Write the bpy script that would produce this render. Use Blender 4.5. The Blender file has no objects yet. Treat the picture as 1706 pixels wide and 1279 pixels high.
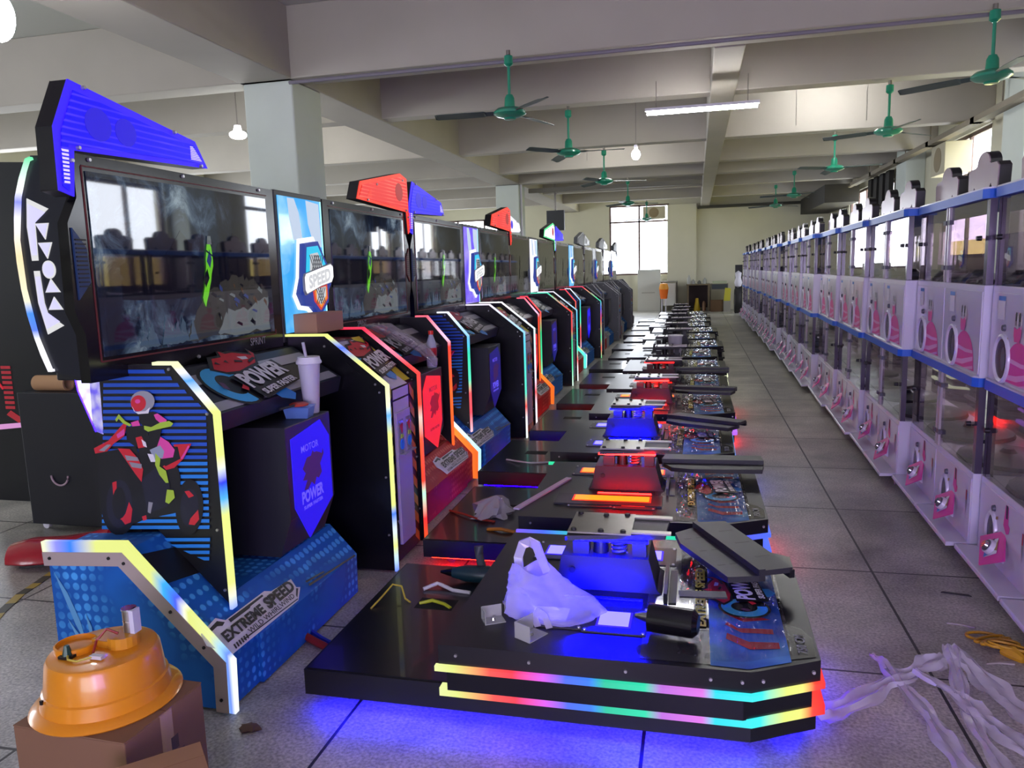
import bpy, bmesh, math, random
from math import sin, cos, pi, radians as R
from mathutils import Vector, Matrix
random.seed(7)
S = bpy.context.scene
COL = S.collection

# ------------------------------------------------------------------ materials
def lin(h):
    if isinstance(h, str):
        h = h.lstrip('#'); c = [int(h[i:i+2], 16)/255 for i in (0, 2, 4)]
        return tuple((x/12.92 if x <= .04045 else ((x+.055)/1.055)**2.4) for x in c)
    return tuple(h)
def nd(t, typ, **kw):
    n = t.nodes.new(typ)
    for k, v in kw.items(): setattr(n, k, v)
    return n
MATS = {}
def M(name, col, rough=.5, metal=0, emis=None, es=0, noise=None, alpha=1, coat=0, spec=.5, bump=0, trans=0, sub=0):
    if name in MATS: return MATS[name]
    m = bpy.data.materials.new(name); m.use_nodes = True
    t = m.node_tree; b = t.nodes['Principled BSDF']; c = lin(col)
    b.inputs['Base Color'].default_value = (*c, 1)
    b.inputs['Roughness'].default_value = rough; b.inputs['Metallic'].default_value = metal
    b.inputs['Specular IOR Level'].default_value = spec
    b.inputs['Coat Weight'].default_value = coat; b.inputs['Coat Roughness'].default_value = .05
    b.inputs['Alpha'].default_value = alpha; b.inputs['Transmission Weight'].default_value = trans
    if emis is not None:
        b.inputs['Emission Color'].default_value = (*lin(emis), 1); b.inputs['Emission Strength'].default_value = es
    if noise:
        sc, amt = noise
        tc = nd(t, 'ShaderNodeTexCoord'); nz = nd(t, 'ShaderNodeTexNoise'); nz.inputs['Scale'].default_value = sc
        nz.inputs['Detail'].default_value = 5
        t.links.new(tc.outputs['Object'], nz.inputs['Vector'])
        mx = nd(t, 'ShaderNodeMix', data_type='RGBA')
        mx.inputs[6].default_value = (*[x*(1-amt) for x in c], 1); mx.inputs[7].default_value = (*[min(1, x*(1+amt)) for x in c], 1)
        t.links.new(nz.outputs['Fac'], mx.inputs[0]); t.links.new(mx.outputs[2], b.inputs['Base Color'])
        if bump:
            bp = nd(t, 'ShaderNodeBump'); bp.inputs['Strength'].default_value = bump; bp.inputs['Distance'].default_value = .02
            t.links.new(nz.outputs['Fac'], bp.inputs['Height']); t.links.new(bp.outputs['Normal'], b.inputs['Normal'])
    MATS[name] = m
    return m
def ramp_set(cr, stops):
    e = cr.color_ramp.elements
    while len(e) > 1: e.remove(e[-1])
    e[0].position = stops[0][0]; e[0].color = (*lin(stops[0][1]), 1)
    for p, c in stops[1:]:
        x = e.new(p); x.color = (*lin(c), 1)
def LED(name, axis, lo, hi, stops, strength=1.2):
    """light strip whose LEDs change colour along its length"""
    if name in MATS: return MATS[name]
    m = bpy.data.materials.new(name); m.use_nodes = True; t = m.node_tree
    b = t.nodes['Principled BSDF']
    tc = nd(t, 'ShaderNodeTexCoord'); sp = nd(t, 'ShaderNodeSeparateXYZ'); mr = nd(t, 'ShaderNodeMapRange'); cr = nd(t, 'ShaderNodeValToRGB')
    mr.inputs[1].default_value = lo; mr.inputs[2].default_value = hi
    t.links.new(tc.outputs['Object'], sp.inputs[0]); t.links.new(sp.outputs['XYZ'.index(axis)], mr.inputs[0])
    t.links.new(mr.outputs[0], cr.inputs[0]); ramp_set(cr, stops)
    b.inputs['Base Color'].default_value = (.02, .02, .02, 1); b.inputs['Specular IOR Level'].default_value = .2
    t.links.new(cr.outputs[0], b.inputs['Emission Color']); b.inputs['Emission Strength'].default_value = strength
    MATS[name] = m
    return m
def EM(name, col, es=1.0):
    return M(name, (.03, .03, .03), .5, emis=col, es=es, spec=.3)
def clear(name, tint, refl=.08, rough=.02, dens=0.):
    """thin acrylic: tinted see-through with a mirror-like gloss that grows at grazing angles"""
    if name in MATS: return MATS[name]
    m = bpy.data.materials.new(name); m.use_nodes = True; t = m.node_tree; t.nodes.clear()
    o = nd(t, 'ShaderNodeOutputMaterial'); tr = nd(t, 'ShaderNodeBsdfTransparent'); gl = nd(t, 'ShaderNodeBsdfGlossy')
    df = nd(t, 'ShaderNodeBsdfDiffuse'); m0 = nd(t, 'ShaderNodeMixShader')
    tr.inputs[0].default_value = (*lin(tint), 1); gl.inputs['Roughness'].default_value = rough
    df.inputs[0].default_value = (.75, .72, .8, 1); m0.inputs[0].default_value = dens
    fr = nd(t, 'ShaderNodeFresnel'); ge = nd(t, 'ShaderNodeNewGeometry'); mi = nd(t, 'ShaderNodeMapRange')
    mi.inputs[3].default_value = 1.25+refl; mi.inputs[4].default_value = 1/(1.25+refl)   # same gloss from both faces of the sheet
    t.links.new(ge.outputs['Backfacing'], mi.inputs[0]); t.links.new(mi.outputs[0], fr.inputs[0])
    mx = nd(t, 'ShaderNodeMixShader')
    t.links.new(tr.outputs[0], m0.inputs[1]); t.links.new(df.outputs[0], m0.inputs[2])
    t.links.new(fr.outputs[0], mx.inputs[0]); t.links.new(m0.outputs[0], mx.inputs[1]); t.links.new(gl.outputs[0], mx.inputs[2])
    t.links.new(mx.outputs[0], o.inputs[0])
    MATS[name] = m
    return m

# ------------------------------------------------------------------ mesh builder
_txt = {}
def text_mesh(s):
    if s in _txt: return _txt[s]
    bold = .045 if s in ('POWER', 'EXTREME', 'SPEED', 'EXTREME SPEED', 'SUPER FASTER') else .012
    cu = bpy.data.curves.new('lettering', 'FONT'); cu.body = s; cu.resolution_u = 3; cu.offset = bold
    ob = bpy.data.objects.new('lettering', cu); COL.objects.link(ob)
    dg = bpy.context.evaluated_depsgraph_get(); me = bpy.data.meshes.new_from_object(ob.evaluated_get(dg))
    vs = [(v.co.x, v.co.y) for v in me.vertices]; fs = [tuple(p.vertices) for p in me.polygons]
    bpy.data.objects.remove(ob); bpy.data.curves.remove(cu); bpy.data.meshes.remove(me)
    x0 = min(v[0] for v in vs); x1 = max(v[0] for v in vs); y0 = min(v[1] for v in vs); y1 = max(v[1] for v in vs)
    vs = [((x-x0)/(x1-x0), (y-y0)/(y1-y0)) for x, y in vs]
    _txt[s] = (vs, fs, (x1-x0)/(y1-y0))
    return _txt[s]
class MB:
    def __init__(s): s.v = []; s.f = []; s.m = []; s.s = []; s.mats = []
    def mi(s, m):
        if m not in s.mats: s.mats.append(m)
        return s.mats.index(m)
    def add(s, vs, fs, m, sm=False):
        b = len(s.v); s.v += [tuple(v) for v in vs]; i = s.mi(m)
        for f in fs: s.f.append(tuple(b+k for k in f)); s.m.append(i); s.s.append(sm)
    def poly(s, pts, m): s.add(pts, [tuple(range(len(pts)))], m)
    def box(s, x0, x1, y0, y1, z0, z1, m):
        v = [(x, y, z) for x in (x0, x1) for y in (y0, y1) for z in (z0, z1)]
        s.add(v, [(0, 1, 3, 2), (4, 6, 7, 5), (0, 4, 5, 1), (2, 3, 7, 6), (0, 2, 6, 4), (1, 5, 7, 3)], m)
    def prism(s, pts, ax, a, b, m, ms=None):
        def P(p, q): return {'x': (q, p[0], p[1]), 'y': (p[0], q, p[1]), 'z': (p[0], p[1], q)}[ax]
        n = len(pts)
        s.poly([P(p, a) for p in pts], m); s.poly([P(p, b) for p in pts], m)
        v = [P(p, a) for p in pts]+[P(p, b) for p in pts]
        s.add(v, [(i, (i+1) % n, n+(i+1) % n, n+i) for i in range(n)], ms or m)
    def loft(s, rings, m, sm=True, cap=True, closed=True):
        n = len(rings[0]); v = [p for r in rings for p in r]; f = []
        for j in range(len(rings)-1):
            for i in range(n if closed else n-1):
                f.append((j*n+i, j*n+(i+1) % n, (j+1)*n+(i+1) % n, (j+1)*n+i))
        s.add(v, f, m, sm)
        if cap and closed: s.poly(rings[0], m); s.poly(rings[-1], m)
    def tube(s, path, r, m, n=8, cap=True, flat=1.0):
        path = [Vector(p) for p in path]; rs = r if isinstance(r, (list, tuple)) else [r]*len(path)
        rings = []; up = Vector((0, 0, 1))
        for i, p in enumerate(path):
            d = (path[min(i+1, len(path)-1)]-path[max(i-1, 0)]).normalized()
            a = d.cross(up if abs(d.z) < .95 else Vector((1, 0, 0))).normalized(); b = a.cross(d)
            rings.append([tuple(p+rs[i]*(a*cos(2*pi*k/n)+b*sin(2*pi*k/n)*flat)) for k in range(n)])
        s.loft(rings, m, True, cap)
    def cyl(s, p0, p1, r0, r1, m, n=20):
        s.tube([p0, p1], [r0, r1], m, n)
    def lathe(s, prof, c, m, n=28, sx=1, sy=1):
        s.loft([[(c[0]+r*sx*cos(2*pi*k/n), c[1]+r*sy*sin(2*pi*k/n), c[2]+z) for k in range(n)] for r, z in prof], m)
    def bar(s, path, w, h, m, nrm):
        """flat strip along a path: w across (in the plane), h along nrm"""
        nrm = Vector(nrm).normalized(); path = [Vector(p) for p in path]; rings = []
        for i, p in enumerate(path):
            t = Vector((0, 0, 0))
            d0 = (p-path[i-1]).normalized() if i else None; d1 = (path[i+1]-p).normalized() if i < len(path)-1 else None
            d = (d0+d1).normalized() if d0 and d1 else (d0 or d1)
            k = 1/max(.5, d.dot(d1)) if d0 and d1 else 1
            a = nrm.cross(d).normalized()*w/2*k; b = nrm*h/2
            rings.append([tuple(p+a+b), tuple(p-a+b), tuple(p-a-b), tuple(p+a-b)])
        s.loft(rings, m, False)
    def text(s, st, o, u, v, h, m, w=None, shear=0, center=True):
        vs, fs, asp = text_mesh(st); w = w or asp*h
        o = Vector(o); u = Vector(u); v = Vector(v)
        dx, dy = (-.5, -.5) if center else (0, 0)
        s.add([tuple(o+u*((x+dx)*w+shear*(y+dy)*h)+v*((y+dy)*h)) for x, y in vs], fs, m)
    def art(s, o, u, v, layers, gap=.0012):
        """flat printed shapes: list of (points, material) stacked one thin gap apart"""
        o = Vector(o); u = Vector(u); v = Vector(v); n = u.cross(v).normalized()
        for k, (pts, m) in enumerate(layers):
            s.poly([tuple(o+u*p[0]+v*p[1]+n*gap*(k+1)) for p in pts], m)
    def build(s, name, parent=None, bevel=0, keep=False, loc=None):
        me = bpy.data.meshes.new(name)
        L = Vector(parent['_org']) if parent is not None and '_org' in parent.keys() else Vector(loc or (0, 0, 0))
        me.from_pydata([tuple(Vector(v)-L) for v in s.v], [], s.f)
        for m in s.mats: me.materials.append(m)
        me.polygons.foreach_set('material_index', s.m); me.polygons.foreach_set('use_smooth', s.s)
        if not keep:
            bm = bmesh.new(); bm.from_mesh(me); bmesh.ops.recalc_face_normals(bm, faces=bm.faces); bm.to_mesh(me); bm.free()
        if any(s.s): me.set_sharp_from_angle(angle=R(40))
        me.update()
        o = bpy.data.objects.new(name, me); COL.objects.link(o)
        if parent is not None:
            o.parent = parent
            if '_org' in parent.keys(): o['_org'] = parent['_org']
        elif loc: o.location = loc
        if bevel:
            b = o.modifiers.new('edge', 'BEVEL'); b.width = bevel; b.segments = 2; b.limit_method = 'ANGLE'
        return o
def thing(name, label, cat, loc, group=None):
    o = bpy.data.objects.new(name, None); COL.objects.link(o); o.location = loc; o['_org'] = tuple(loc)
    o.empty_display_size = .1
    return tag(o, label, cat, group)
def tag(o, label, cat, group=None):
    o['label'] = label; o['category'] = cat
    if group: o['group'] = group
    return o
def struct(o): o['kind'] = 'structure'; return o
def copy_tree(o, parent=None):
    c = o.copy(); COL.objects.link(c)
    if parent is not None: c.parent = parent
    for ch in list(o.children): copy_tree(ch, c)
    return c
def descend(o):
    for c in o.children:
        yield c; yield from descend(c)
def swap(o, table):
    """give this copy its own materials (object-linked slots)"""
    for c in [o]+list(descend(o)):
        if c.type != 'MESH': continue
        for sl in c.material_slots:
            m = sl.material
            if m and m.name in table:
                sl.link = 'OBJECT'; sl.material = table[m.name]
def ngon(cx, cy, r, n=20, ry=None, a0=0, a1=2*pi):
    return [(cx+r*cos(a0+(a1-a0)*k/n), cy+(ry or r)*sin(a0+(a1-a0)*k/n)) for k in range(n+(0 if abs(a1-a0) > 6.28 else 1))]
ORD = ['first', 'second', 'third', 'fourth', 'fifth', 'sixth', 'seventh', 'eighth', 'ninth', 'tenth', 'eleventh', 'twelfth', 'thirteenth', 'fourteenth', 'fifteenth', 'sixteenth', 'seventeenth']

# common materials
black = M('black_panel', '#0b0c10', .45, noise=(6, .3))
blackg = M('black_gloss', '#0a0a0e', .18, noise=(3, .25))
dgrey = M('dark_grey_plate', '#2c2c31', .45, noise=(8, .2))
white = M('white_print', '#d9d9dc', .5)
offw = M('white_paint', '#d6d2de', .35, noise=(4, .05), coat=.2)
chrome = M('chrome', '#c8c8cc', .15, 1)
steel = M('brushed_steel', '#9a958f', .3, .9, noise=(12, .15))
redp = M('red_print', '#c22030', .5); bluep = M('blue_print', '#1f7fd0', .5); dbluep = M('dark_blue_print', '#0d1a52', .5)
cyanp = M('cyan_print', '#3fb0ea', .5); pinkp = M('pink_print', '#d6469a', .5); yelp = M('yellow_print', '#c9c23a', .5); limep = M('lime_print', '#9fc23a', .5)
greyp = M('grey_print', '#8a8a90', .5); purp = M('purple_print', '#5a3560', .5); orap = M('orange_print', '#c07030', .5)
screw = M('screw_zinc', '#b8b8b8', .3, .8)
card = M('cardboard', '#9a7350', .8, noise=(3, .12)); card2 = M('dark_cardboard', '#7a5a40', .8, noise=(3, .12))

# ------------------------------------------------------------------ camera
cam = bpy.data.cameras.new('camera'); co = bpy.data.objects.new('camera', cam); COL.objects.link(co)
cam.sensor_width = 36; cam.lens = 1270/1706*36; cam.clip_start = .05
dY = Vector((306, 196.5, -1270)).normalized(); dX = Vector((5290, -30.5, 1270)); dX = (dX-dX.dot(dY)*dY).normalized(); dZ = dX.cross(dY)
# rows of the camera-to-world rotation are the world axes seen from the camera
co.matrix_world = Matrix.Translation((0, 0, 1.5)) @ Matrix((dX, dY, dZ)).to_4x4()
S.camera = co
S.view_settings.view_transform = 'Standard'; S.view_settings.look = 'None'; S.view_settings.gamma = 1; S.view_settings.use_curve_mapping = False
S.view_settings.exposure = 0
S.cycles.max_bounces = 10; S.cycles.transparent_max_bounces = 40; S.cycles.sample_clamp_indirect = 6; S.cycles.caustics_reflective = False; S.cycles.caustics_refractive = False

# ------------------------------------------------------------------ room shell
def floor_mat():
    m = bpy.data.materials.new('terrazzo_floor'); m.use_nodes = True; t = m.node_tree; b = t.nodes['Principled BSDF']
    tc = nd(t, 'ShaderNodeTexCoord'); mp = nd(t, 'ShaderNodeMapping'); mp.inputs['Location'].default_value = (.155, .155, 0)
    t.links.new(tc.outputs['Object'], mp.inputs[0])
    br = nd(t, 'ShaderNodeTexBrick', offset=0, squash=1); br.inputs['Scale'].default_value = 1
    br.inputs['Brick Width'].default_value = 1; br.inputs['Row Height'].default_value = 1; br.inputs['Mortar Size'].default_value = .006
    br.inputs['Color1'].default_value = (*lin('#b4b1a6'), 1); br.inputs['Color2'].default_value = (*lin('#bebbb0'), 1); br.inputs['Mortar'].default_value = (*lin('#262422'), 1)
    t.links.new(mp.outputs[0], br.inputs['Vector'])
    n1 = nd(t, 'ShaderNodeTexNoise'); n1.inputs['Scale'].default_value = 90; n1.inputs['Detail'].default_value = 3
    n2 = nd(t, 'ShaderNodeTexNoise'); n2.inputs['Scale'].default_value = 1.6; n2.inputs['Detail'].default_value = 8; n2.inputs['Roughness'].default_value = .65
    for n in (n1, n2): t.links.new(tc.outputs['Object'], n.inputs['Vector'])
    r1 = nd(t, 'ShaderNodeMapRange'); r1.inputs[1].default_value = .3; r1.inputs[2].default_value = .7; r1.inputs[3].default_value = .6; r1.inputs[4].default_value = 1.35
    r2 = nd(t, 'ShaderNodeMapRange'); r2.inputs[1].default_value = .3; r2.inputs[2].default_value = .65; r2.inputs[3].default_value = .38; r2.inputs[4].default_value = 1.15
    t.links.new(n1.outputs['Fac'], r1.inputs[0]); t.links.new(n2.outputs['Fac'], r2.inputs[0])
    mu = nd(t, 'ShaderNodeMath', operation='MULTIPLY'); t.links.new(r1.outputs[0], mu.inputs[0]); t.links.new(r2.outputs[0], mu.inputs[1])
    mx = nd(t, 'ShaderNodeVectorMath', operation='SCALE'); t.links.new(br.outputs['Color'], mx.inputs[0]); t.links.new(mu.outputs[0], mx.inputs['Scale'])
    t.links.new(mx.outputs[0], b.inputs['Base Color'])
    r3 = nd(t, 'ShaderNodeMapRange'); r3.inputs[1].default_value = .3; r3.inputs[2].default_value = .7; r3.inputs[3].default_value = .28; r3.inputs[4].default_value = .5
    t.links.new(n2.outputs['Fac'], r3.inputs[0]); t.links.new(r3.outputs[0], b.inputs['Roughness'])
    return m
wallm = M('cream_plaster', '#cfcbb4', .8, noise=(1.2, .08), bump=.05)
ceilm = M('ceiling_paint', '#b9bab2', .85, noise=(1.0, .07))
beamm = M('beam_plaster', '#a9a398', .8, noise=(1.5, .1), bump=.05)
pillm = M('pillar_plaster', '#c9d0c8', .75, noise=(2.5, .07), bump=.08)
framem = M('window_frame_brown', '#6b5550', .5)
glassm = clear('window_glass', '#ffffff', .05)
b = MB(); b.box(-11.2, 4.5, -7.2, 27.5, -.12, 0, floor_mat()); struct(b.build('floor'))
b = MB(); b.box(-11.2, 4.5, -7.2, 27.5, 4.2, 4.35, ceilm); struct(b.build('ceiling'))
def wall(name, axis, pos, th, a0, a1, holes, z1=4.2, mat=None):
    """wall along an axis with rectangular window holes (a0,a1,z0,z1)"""
    b = MB(); holes = sorted(holes); cur = a0
    def bx(p, q, r, s):
        if q-p < 1e-4 or s-r < 1e-4: return
        if axis == 'y': b.box(min(pos, pos+th), max(pos, pos+th), p, q, r, s, mat or wallm)
        else: b.box(p, q, min(pos, pos+th), max(pos, pos+th), r, s, mat or wallm)
    for h in holes:
        bx(cur, h[0], 0, z1); bx(h[0], h[1], 0, h[2]); bx(h[0], h[1], h[3], z1); cur = h[1]
    bx(cur, a1, 0, z1)
    return struct(b.build(name))
wr = [(8.5, 10.9, 1.4, 3.0), (13.2, 15.5, 1.5, 3.5), (19.0, 20.4, 1.5, 3.3), (21.2, 24.2, 1.5, 3.4)]
wall('wall_right', 'y', 4.3, .2, -7, 27.3, wr)
wall('wall_far', 'x', 27.3, .2, -11.2, 4.5, [(-2.95, -.9, 1.25, 3.65), (-9.5, -6.5, 1.4, 3.4)])
wall('wall_left', 'y', -11, -.2, -7, 27.3, [(1.5, 5.5, 1.2, 3.2), (8.5, 12.5, 1.2, 3.2), (14, 17, 1.2, 3.2), (20, 24, 1.2, 3.2)])
wall('wall_near', 'x', -7, -.2, -11.2, 4.5, [(-8, -5, 1.2, 3.2), (-2.2, 2.6, .2, 2.4)])
wn = [0]
def window(axis, pos, a0, a1, z0, z1, mull, trans=None):
    wn[0] += 1
    o = MB()
    def bx(p, q, r, s, d=.05, m=framem):
        if axis == 'y': o.box(pos, pos+d, p, q, r, s, m)
        else: o.box(p, q, pos, pos+d, r, s, m)
    w = .06
    bx(a0, a1, z0, z0+w); bx(a0, a1, z1-w, z1); bx(a0, a0+w, z0, z1); bx(a1-w, a1, z0, z1)
    for m in mull: bx(m-w/2, m+w/2, z0, z1)
    if trans: bx(a0, a1, trans-w/2, trans+w/2)
    ob = struct(o.build('window_%d' % wn[0]))
    g = MB()
    if axis == 'y': g.box(pos+.02, pos+.028, a0+.02, a1-.02, z0+.02, z1-.02, glassm)
    else: g.box(a0+.02, a1-.02, pos+.02, pos+.028, z0+.02, z1-.02, glassm)
    go = g.build('glass_pane'); go.parent = ob
    # daylight sampled through the opening
    L = bpy.data.lights.new('daylight_opening', 'AREA'); L.shape = 'RECTANGLE'; L.size = a1-a0; L.size_y = z1-z0; L.cycles.is_portal = True
    lo = bpy.data.objects.new('daylight_opening', L); COL.objects.link(lo)
    if axis == 'y':
        lo.location = (pos+.1*(1 if pos > 0 else -1), (a0+a1)/2, (z0+z1)/2)
        lo.rotation_euler = (R(90), 0, R(90) if pos > 0 else R(-90))
    else:
        lo.location = ((a0+a1)/2, pos+.1*(1 if pos > 0 else -1), (z0+z1)/2); lo.rotation_euler = (R(90), 0, R(180) if pos > 0 else 0)
        lo.rotation_euler = (R(-90), 0, 0) if pos > 0 else (R(90), 0, 0)
window('y', 4.35, 13.2, 15.5, 1.5, 3.5, [14.3], 2.85)
window('y', 4.35, 8.5, 10.9, 1.4, 3.0, [9.25, 10.1])
window('y', 4.35, 19.0, 20.4, 1.5, 3.3, [19.7]); window('y', 4.35, 21.2, 24.2, 1.5, 3.4, [22.2, 23.2])
window('x', 27.34, -2.95, -.9, 1.25, 3.65, [-1.92], 3.08)
window('x', 27.34, -9.5, -6.5, 1.4, 3.4, [-8.5, -7.5])
for a in ((1.5, 5.5), (8.5, 12.5), (14, 17), (20, 24)): window('y', -11.06, a[0], a[1], 1.2, 3.2, [(a[0]+a[1])/2])
window('x', -7.06, -8, -5, 1.2, 3.2, [-6.5]); window('x', -7.06, -2.2, 2.6, .2, 2.4, [.2])
# beams and pillars
def sbox(name, x0, x1, y0, y1, z0, z1, m, bevel=.012):
    b = MB(); b.box(x0, x1, y0, y1, z0, z1, m); return struct(b.build(name, bevel=bevel))
tn = [0]
def beam(*a, m=beamm):
    tn[0] += 1; return sbox('trim_%d' % tn[0], *a, m)
beam(-4.6, -4.0, -7, 27.3, 3.5, 4.2)
for y in (7.37, 17.75): beam(-10.99, 4.3, y, y+.32, 3.5, 4.2)
for y in (9.7, 13.1, 15.9, 20.6, 23.8): beam(-10.99, 4.3, y, y+.25, 3.52, 4.2)
beam(.155, .44, -7, 7.37, 3.93, 4.2); beam(.155, .44, 7.69, 27.3, 3.49, 4.2)
pn = 0
for y in (-2.95, 7.42, 17.8):
    pn += 1; sbox('wall_pillar_%d' % pn, -4.58, -4.02, y, y+.62, 0, 3.5, pillm, .015)
for y in (11.0, 16.6):
    pn += 1; sbox('wall_pillar_%d' % pn, 3.95, 4.3, y, y+.75, 0, 4.2, pillm, .015)
pn += 1; sbox('wall_pillar_%d' % pn, -.95, .02, 27.12, 27.3, 0, 3.6, wallm)
beam(.05, 4.3, 26.95, 27.3, 3.42, 3.5, m=M('dark_conduit', '#3b3a30', .6))

# world: bright hazy sky, and the yellow building across the lane
w = bpy.data.worlds.new('hazy_sky'); S.world = w; w.use_nodes = True
w.node_tree.nodes['Background'].inputs[0].default_value = (*lin('#eef4ff'), 1); w.node_tree.nodes['Background'].inputs[1].default_value = 11.0
b = MB(); b.box(9, 12, 5, 60, -1, 2.1, M('yellow_render', '#d8d06a', .8, noise=(2, .1)))
o = b.build('neighbour_building'); tag(o, 'pale yellow building outside, seen low through the side windows', 'building')

# ------------------------------------------------------------------ light colours
LIME = '#e4ec86'; W_ = '#ffffff'
led_a = LED('led_a', 'Z', .2, 1.2, [(0, '#9aa8ff'), (.08, '#3a7dff'), (.16, '#f4f8d0'), (.2, LIME), (.46, LIME), (.52, '#4fb4ff'), (.58, '#2a3bff'), (.64, '#eef6d8'), (.68, LIME), (.84, LIME), (.9, '#f0f4ff'), (.95, '#4aa0ff'), (.98, '#f4f0ff'), (1, '#f0f4c0')])
led_b = LED('led_b', 'Z', 0, 1.2, [(0, '#4a70ff'), (.06, '#bfe0ff'), (.12, LIME), (.2, '#d8e8ff'), (.26, '#3f7cff'), (.3, LIME), (.6, LIME), (.68, '#5fb0ff'), (.72, '#f4f8d0'), (.9, LIME), (.96, '#4a70ff'), (1, LIME)])
led_c = LED('led_c', 'Z', 0, 1.2, [(0, '#ff5a1e'), (.12, '#ff3030'), (.24, '#c0ffe0'), (.3, '#ff4020'), (.5, '#ff5a30'), (.6, '#ffd0c0'), (.66, '#ff4a20'), (.84, '#ff4040'), (.92, '#ff90b0'), (1, '#ff3050')])
led_d = LED('led_d', 'Z', .2, 1.2, [(0, '#ff5a1e'), (.5, '#ff6a2a'), (.8, '#ff4030'), (.86, '#ffd0f0'), (1, '#ff6a80')])
led_foot = LED('led_foot', 'X', -.25, .51, [(0, '#eef0c0'), (.05, '#f0f4d0'), (.12, '#8f90ff'), (.2, '#2a80ff'), (.3, '#d0d4c8'), (.34, LIME), (.62, LIME), (.68, '#3ab0ff'), (.74, '#4a60ff'), (.78, '#f6f8e0'), (.8, LIME), (.9, '#e8f0a0'), (.95, '#a0d8ff'), (.98, '#6a90ff'), (1, '#f8fff8')], 1.1)
led_arch = LED('led_arch', 'Z', 1.2, 1.93, [(0, '#f4f4ff'), (.15, '#ffffff'), (.2, '#5a80ff'), (.28, '#4a90ff'), (.34, '#f0ecd0'), (.55, '#f4e0b0'), (.72, '#f6f4ff'), (.8, '#8a90ff'), (.86, '#ffffff'), (.95, '#c0ffd8'), (1, '#60e0a0')])
def marq_mat(name, c0, c1, sc=42, es=1.0):
    m = bpy.data.materials.new(name); m.use_nodes = True; t = m.node_tree; b = t.nodes['Principled BSDF']
    tc = nd(t, 'ShaderNodeTexCoord'); wv = nd(t, 'ShaderNodeTexWave', bands_direction='Z'); wv.inputs['Scale'].default_value = sc/6.283*2.1; wv.inputs['Distortion'].default_value = .3
    nz = nd(t, 'ShaderNodeTexNoise'); nz.inputs['Scale'].default_value = 2.2
    t.links.new(tc.outputs['Object'], wv.inputs['Vector']); t.links.new(tc.outputs['Object'], nz.inputs['Vector'])
    mu = nd(t, 'ShaderNodeMath', operation='MULTIPLY'); t.links.new(wv.outputs['Fac'], mu.inputs[0]); t.links.new(nz.outputs['Fac'], mu.inputs[1])
    cr = nd(t, 'ShaderNodeValToRGB'); ramp_set(cr, [(0, c0), (.35, c0), (.6, c1)])
    t.links.new(mu.outputs[0], cr.inputs[0]); t.links.new(cr.outputs[0], b.inputs['Emission Color']); b.inputs['Emission Strength'].default_value = es
    b.inputs['Base Color'].default_value = (.01, .01, .01, 1); b.inputs['Roughness'].default_value = .4; b.inputs['Specular IOR Level'].default_value = .2
    MATS[name] = m; return m
mq_blue = marq_mat('marquee_blue', '#1400fa', '#5038ff'); mq_red = marq_mat('marquee_red', '#ee1410', '#ff6a58')
mq_edge = EM('marquee_edge_blue', '#3010ff', 1.0); mq_edger = EM('marquee_edge_red', '#ff3a1c', 1.0); mq_logo = EM('marquee_logo_blue', '#1c00e8', .9); mq_logor = EM('marquee_logo_red', '#c01818', .8)
mq_rib = EM('marquee_glow_rib', '#e8d8ff', 1.0)
quilt = bpy.data.materials.new('quilted_glow'); quilt.use_nodes = True
t = quilt.node_tree; bq = t.nodes['Principled BSDF']; tc = nd(t, 'ShaderNodeTexCoord'); vo = nd(t, 'ShaderNodeTexVoronoi'); vo.inputs['Scale'].default_value = 28; cr = nd(t, 'ShaderNodeValToRGB')
t.links.new(tc.outputs['Object'], vo.inputs['Vector']); t.links.new(vo.outputs['Distance'], cr.inputs[0]); ramp_set(cr, [(0, '#e8e4ff'), (.5, '#b8b0ff'), (.8, '#7a6cff')])
t.links.new(cr.outputs[0], bq.inputs['Emission Color']); bq.inputs['Emission Strength'].default_value = 1.5
sym = M('frosted_symbol', '#c8c8e0', .4, emis='#c4c8e8', es=.55); symw = EM('symbol_rim', '#ffffff', .75)
poster = EM('poster_blue_light', '#1a04f0', .95); posterr = EM('poster_red_light', '#f42430', 1.0)
poster_t = EM('poster_blue_letter', '#6a5aff', .9); poster_tr = EM('poster_red_letter', '#a81020', .8); poster_l = EM('poster_dark_logo', '#4a1878', .5)
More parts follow.
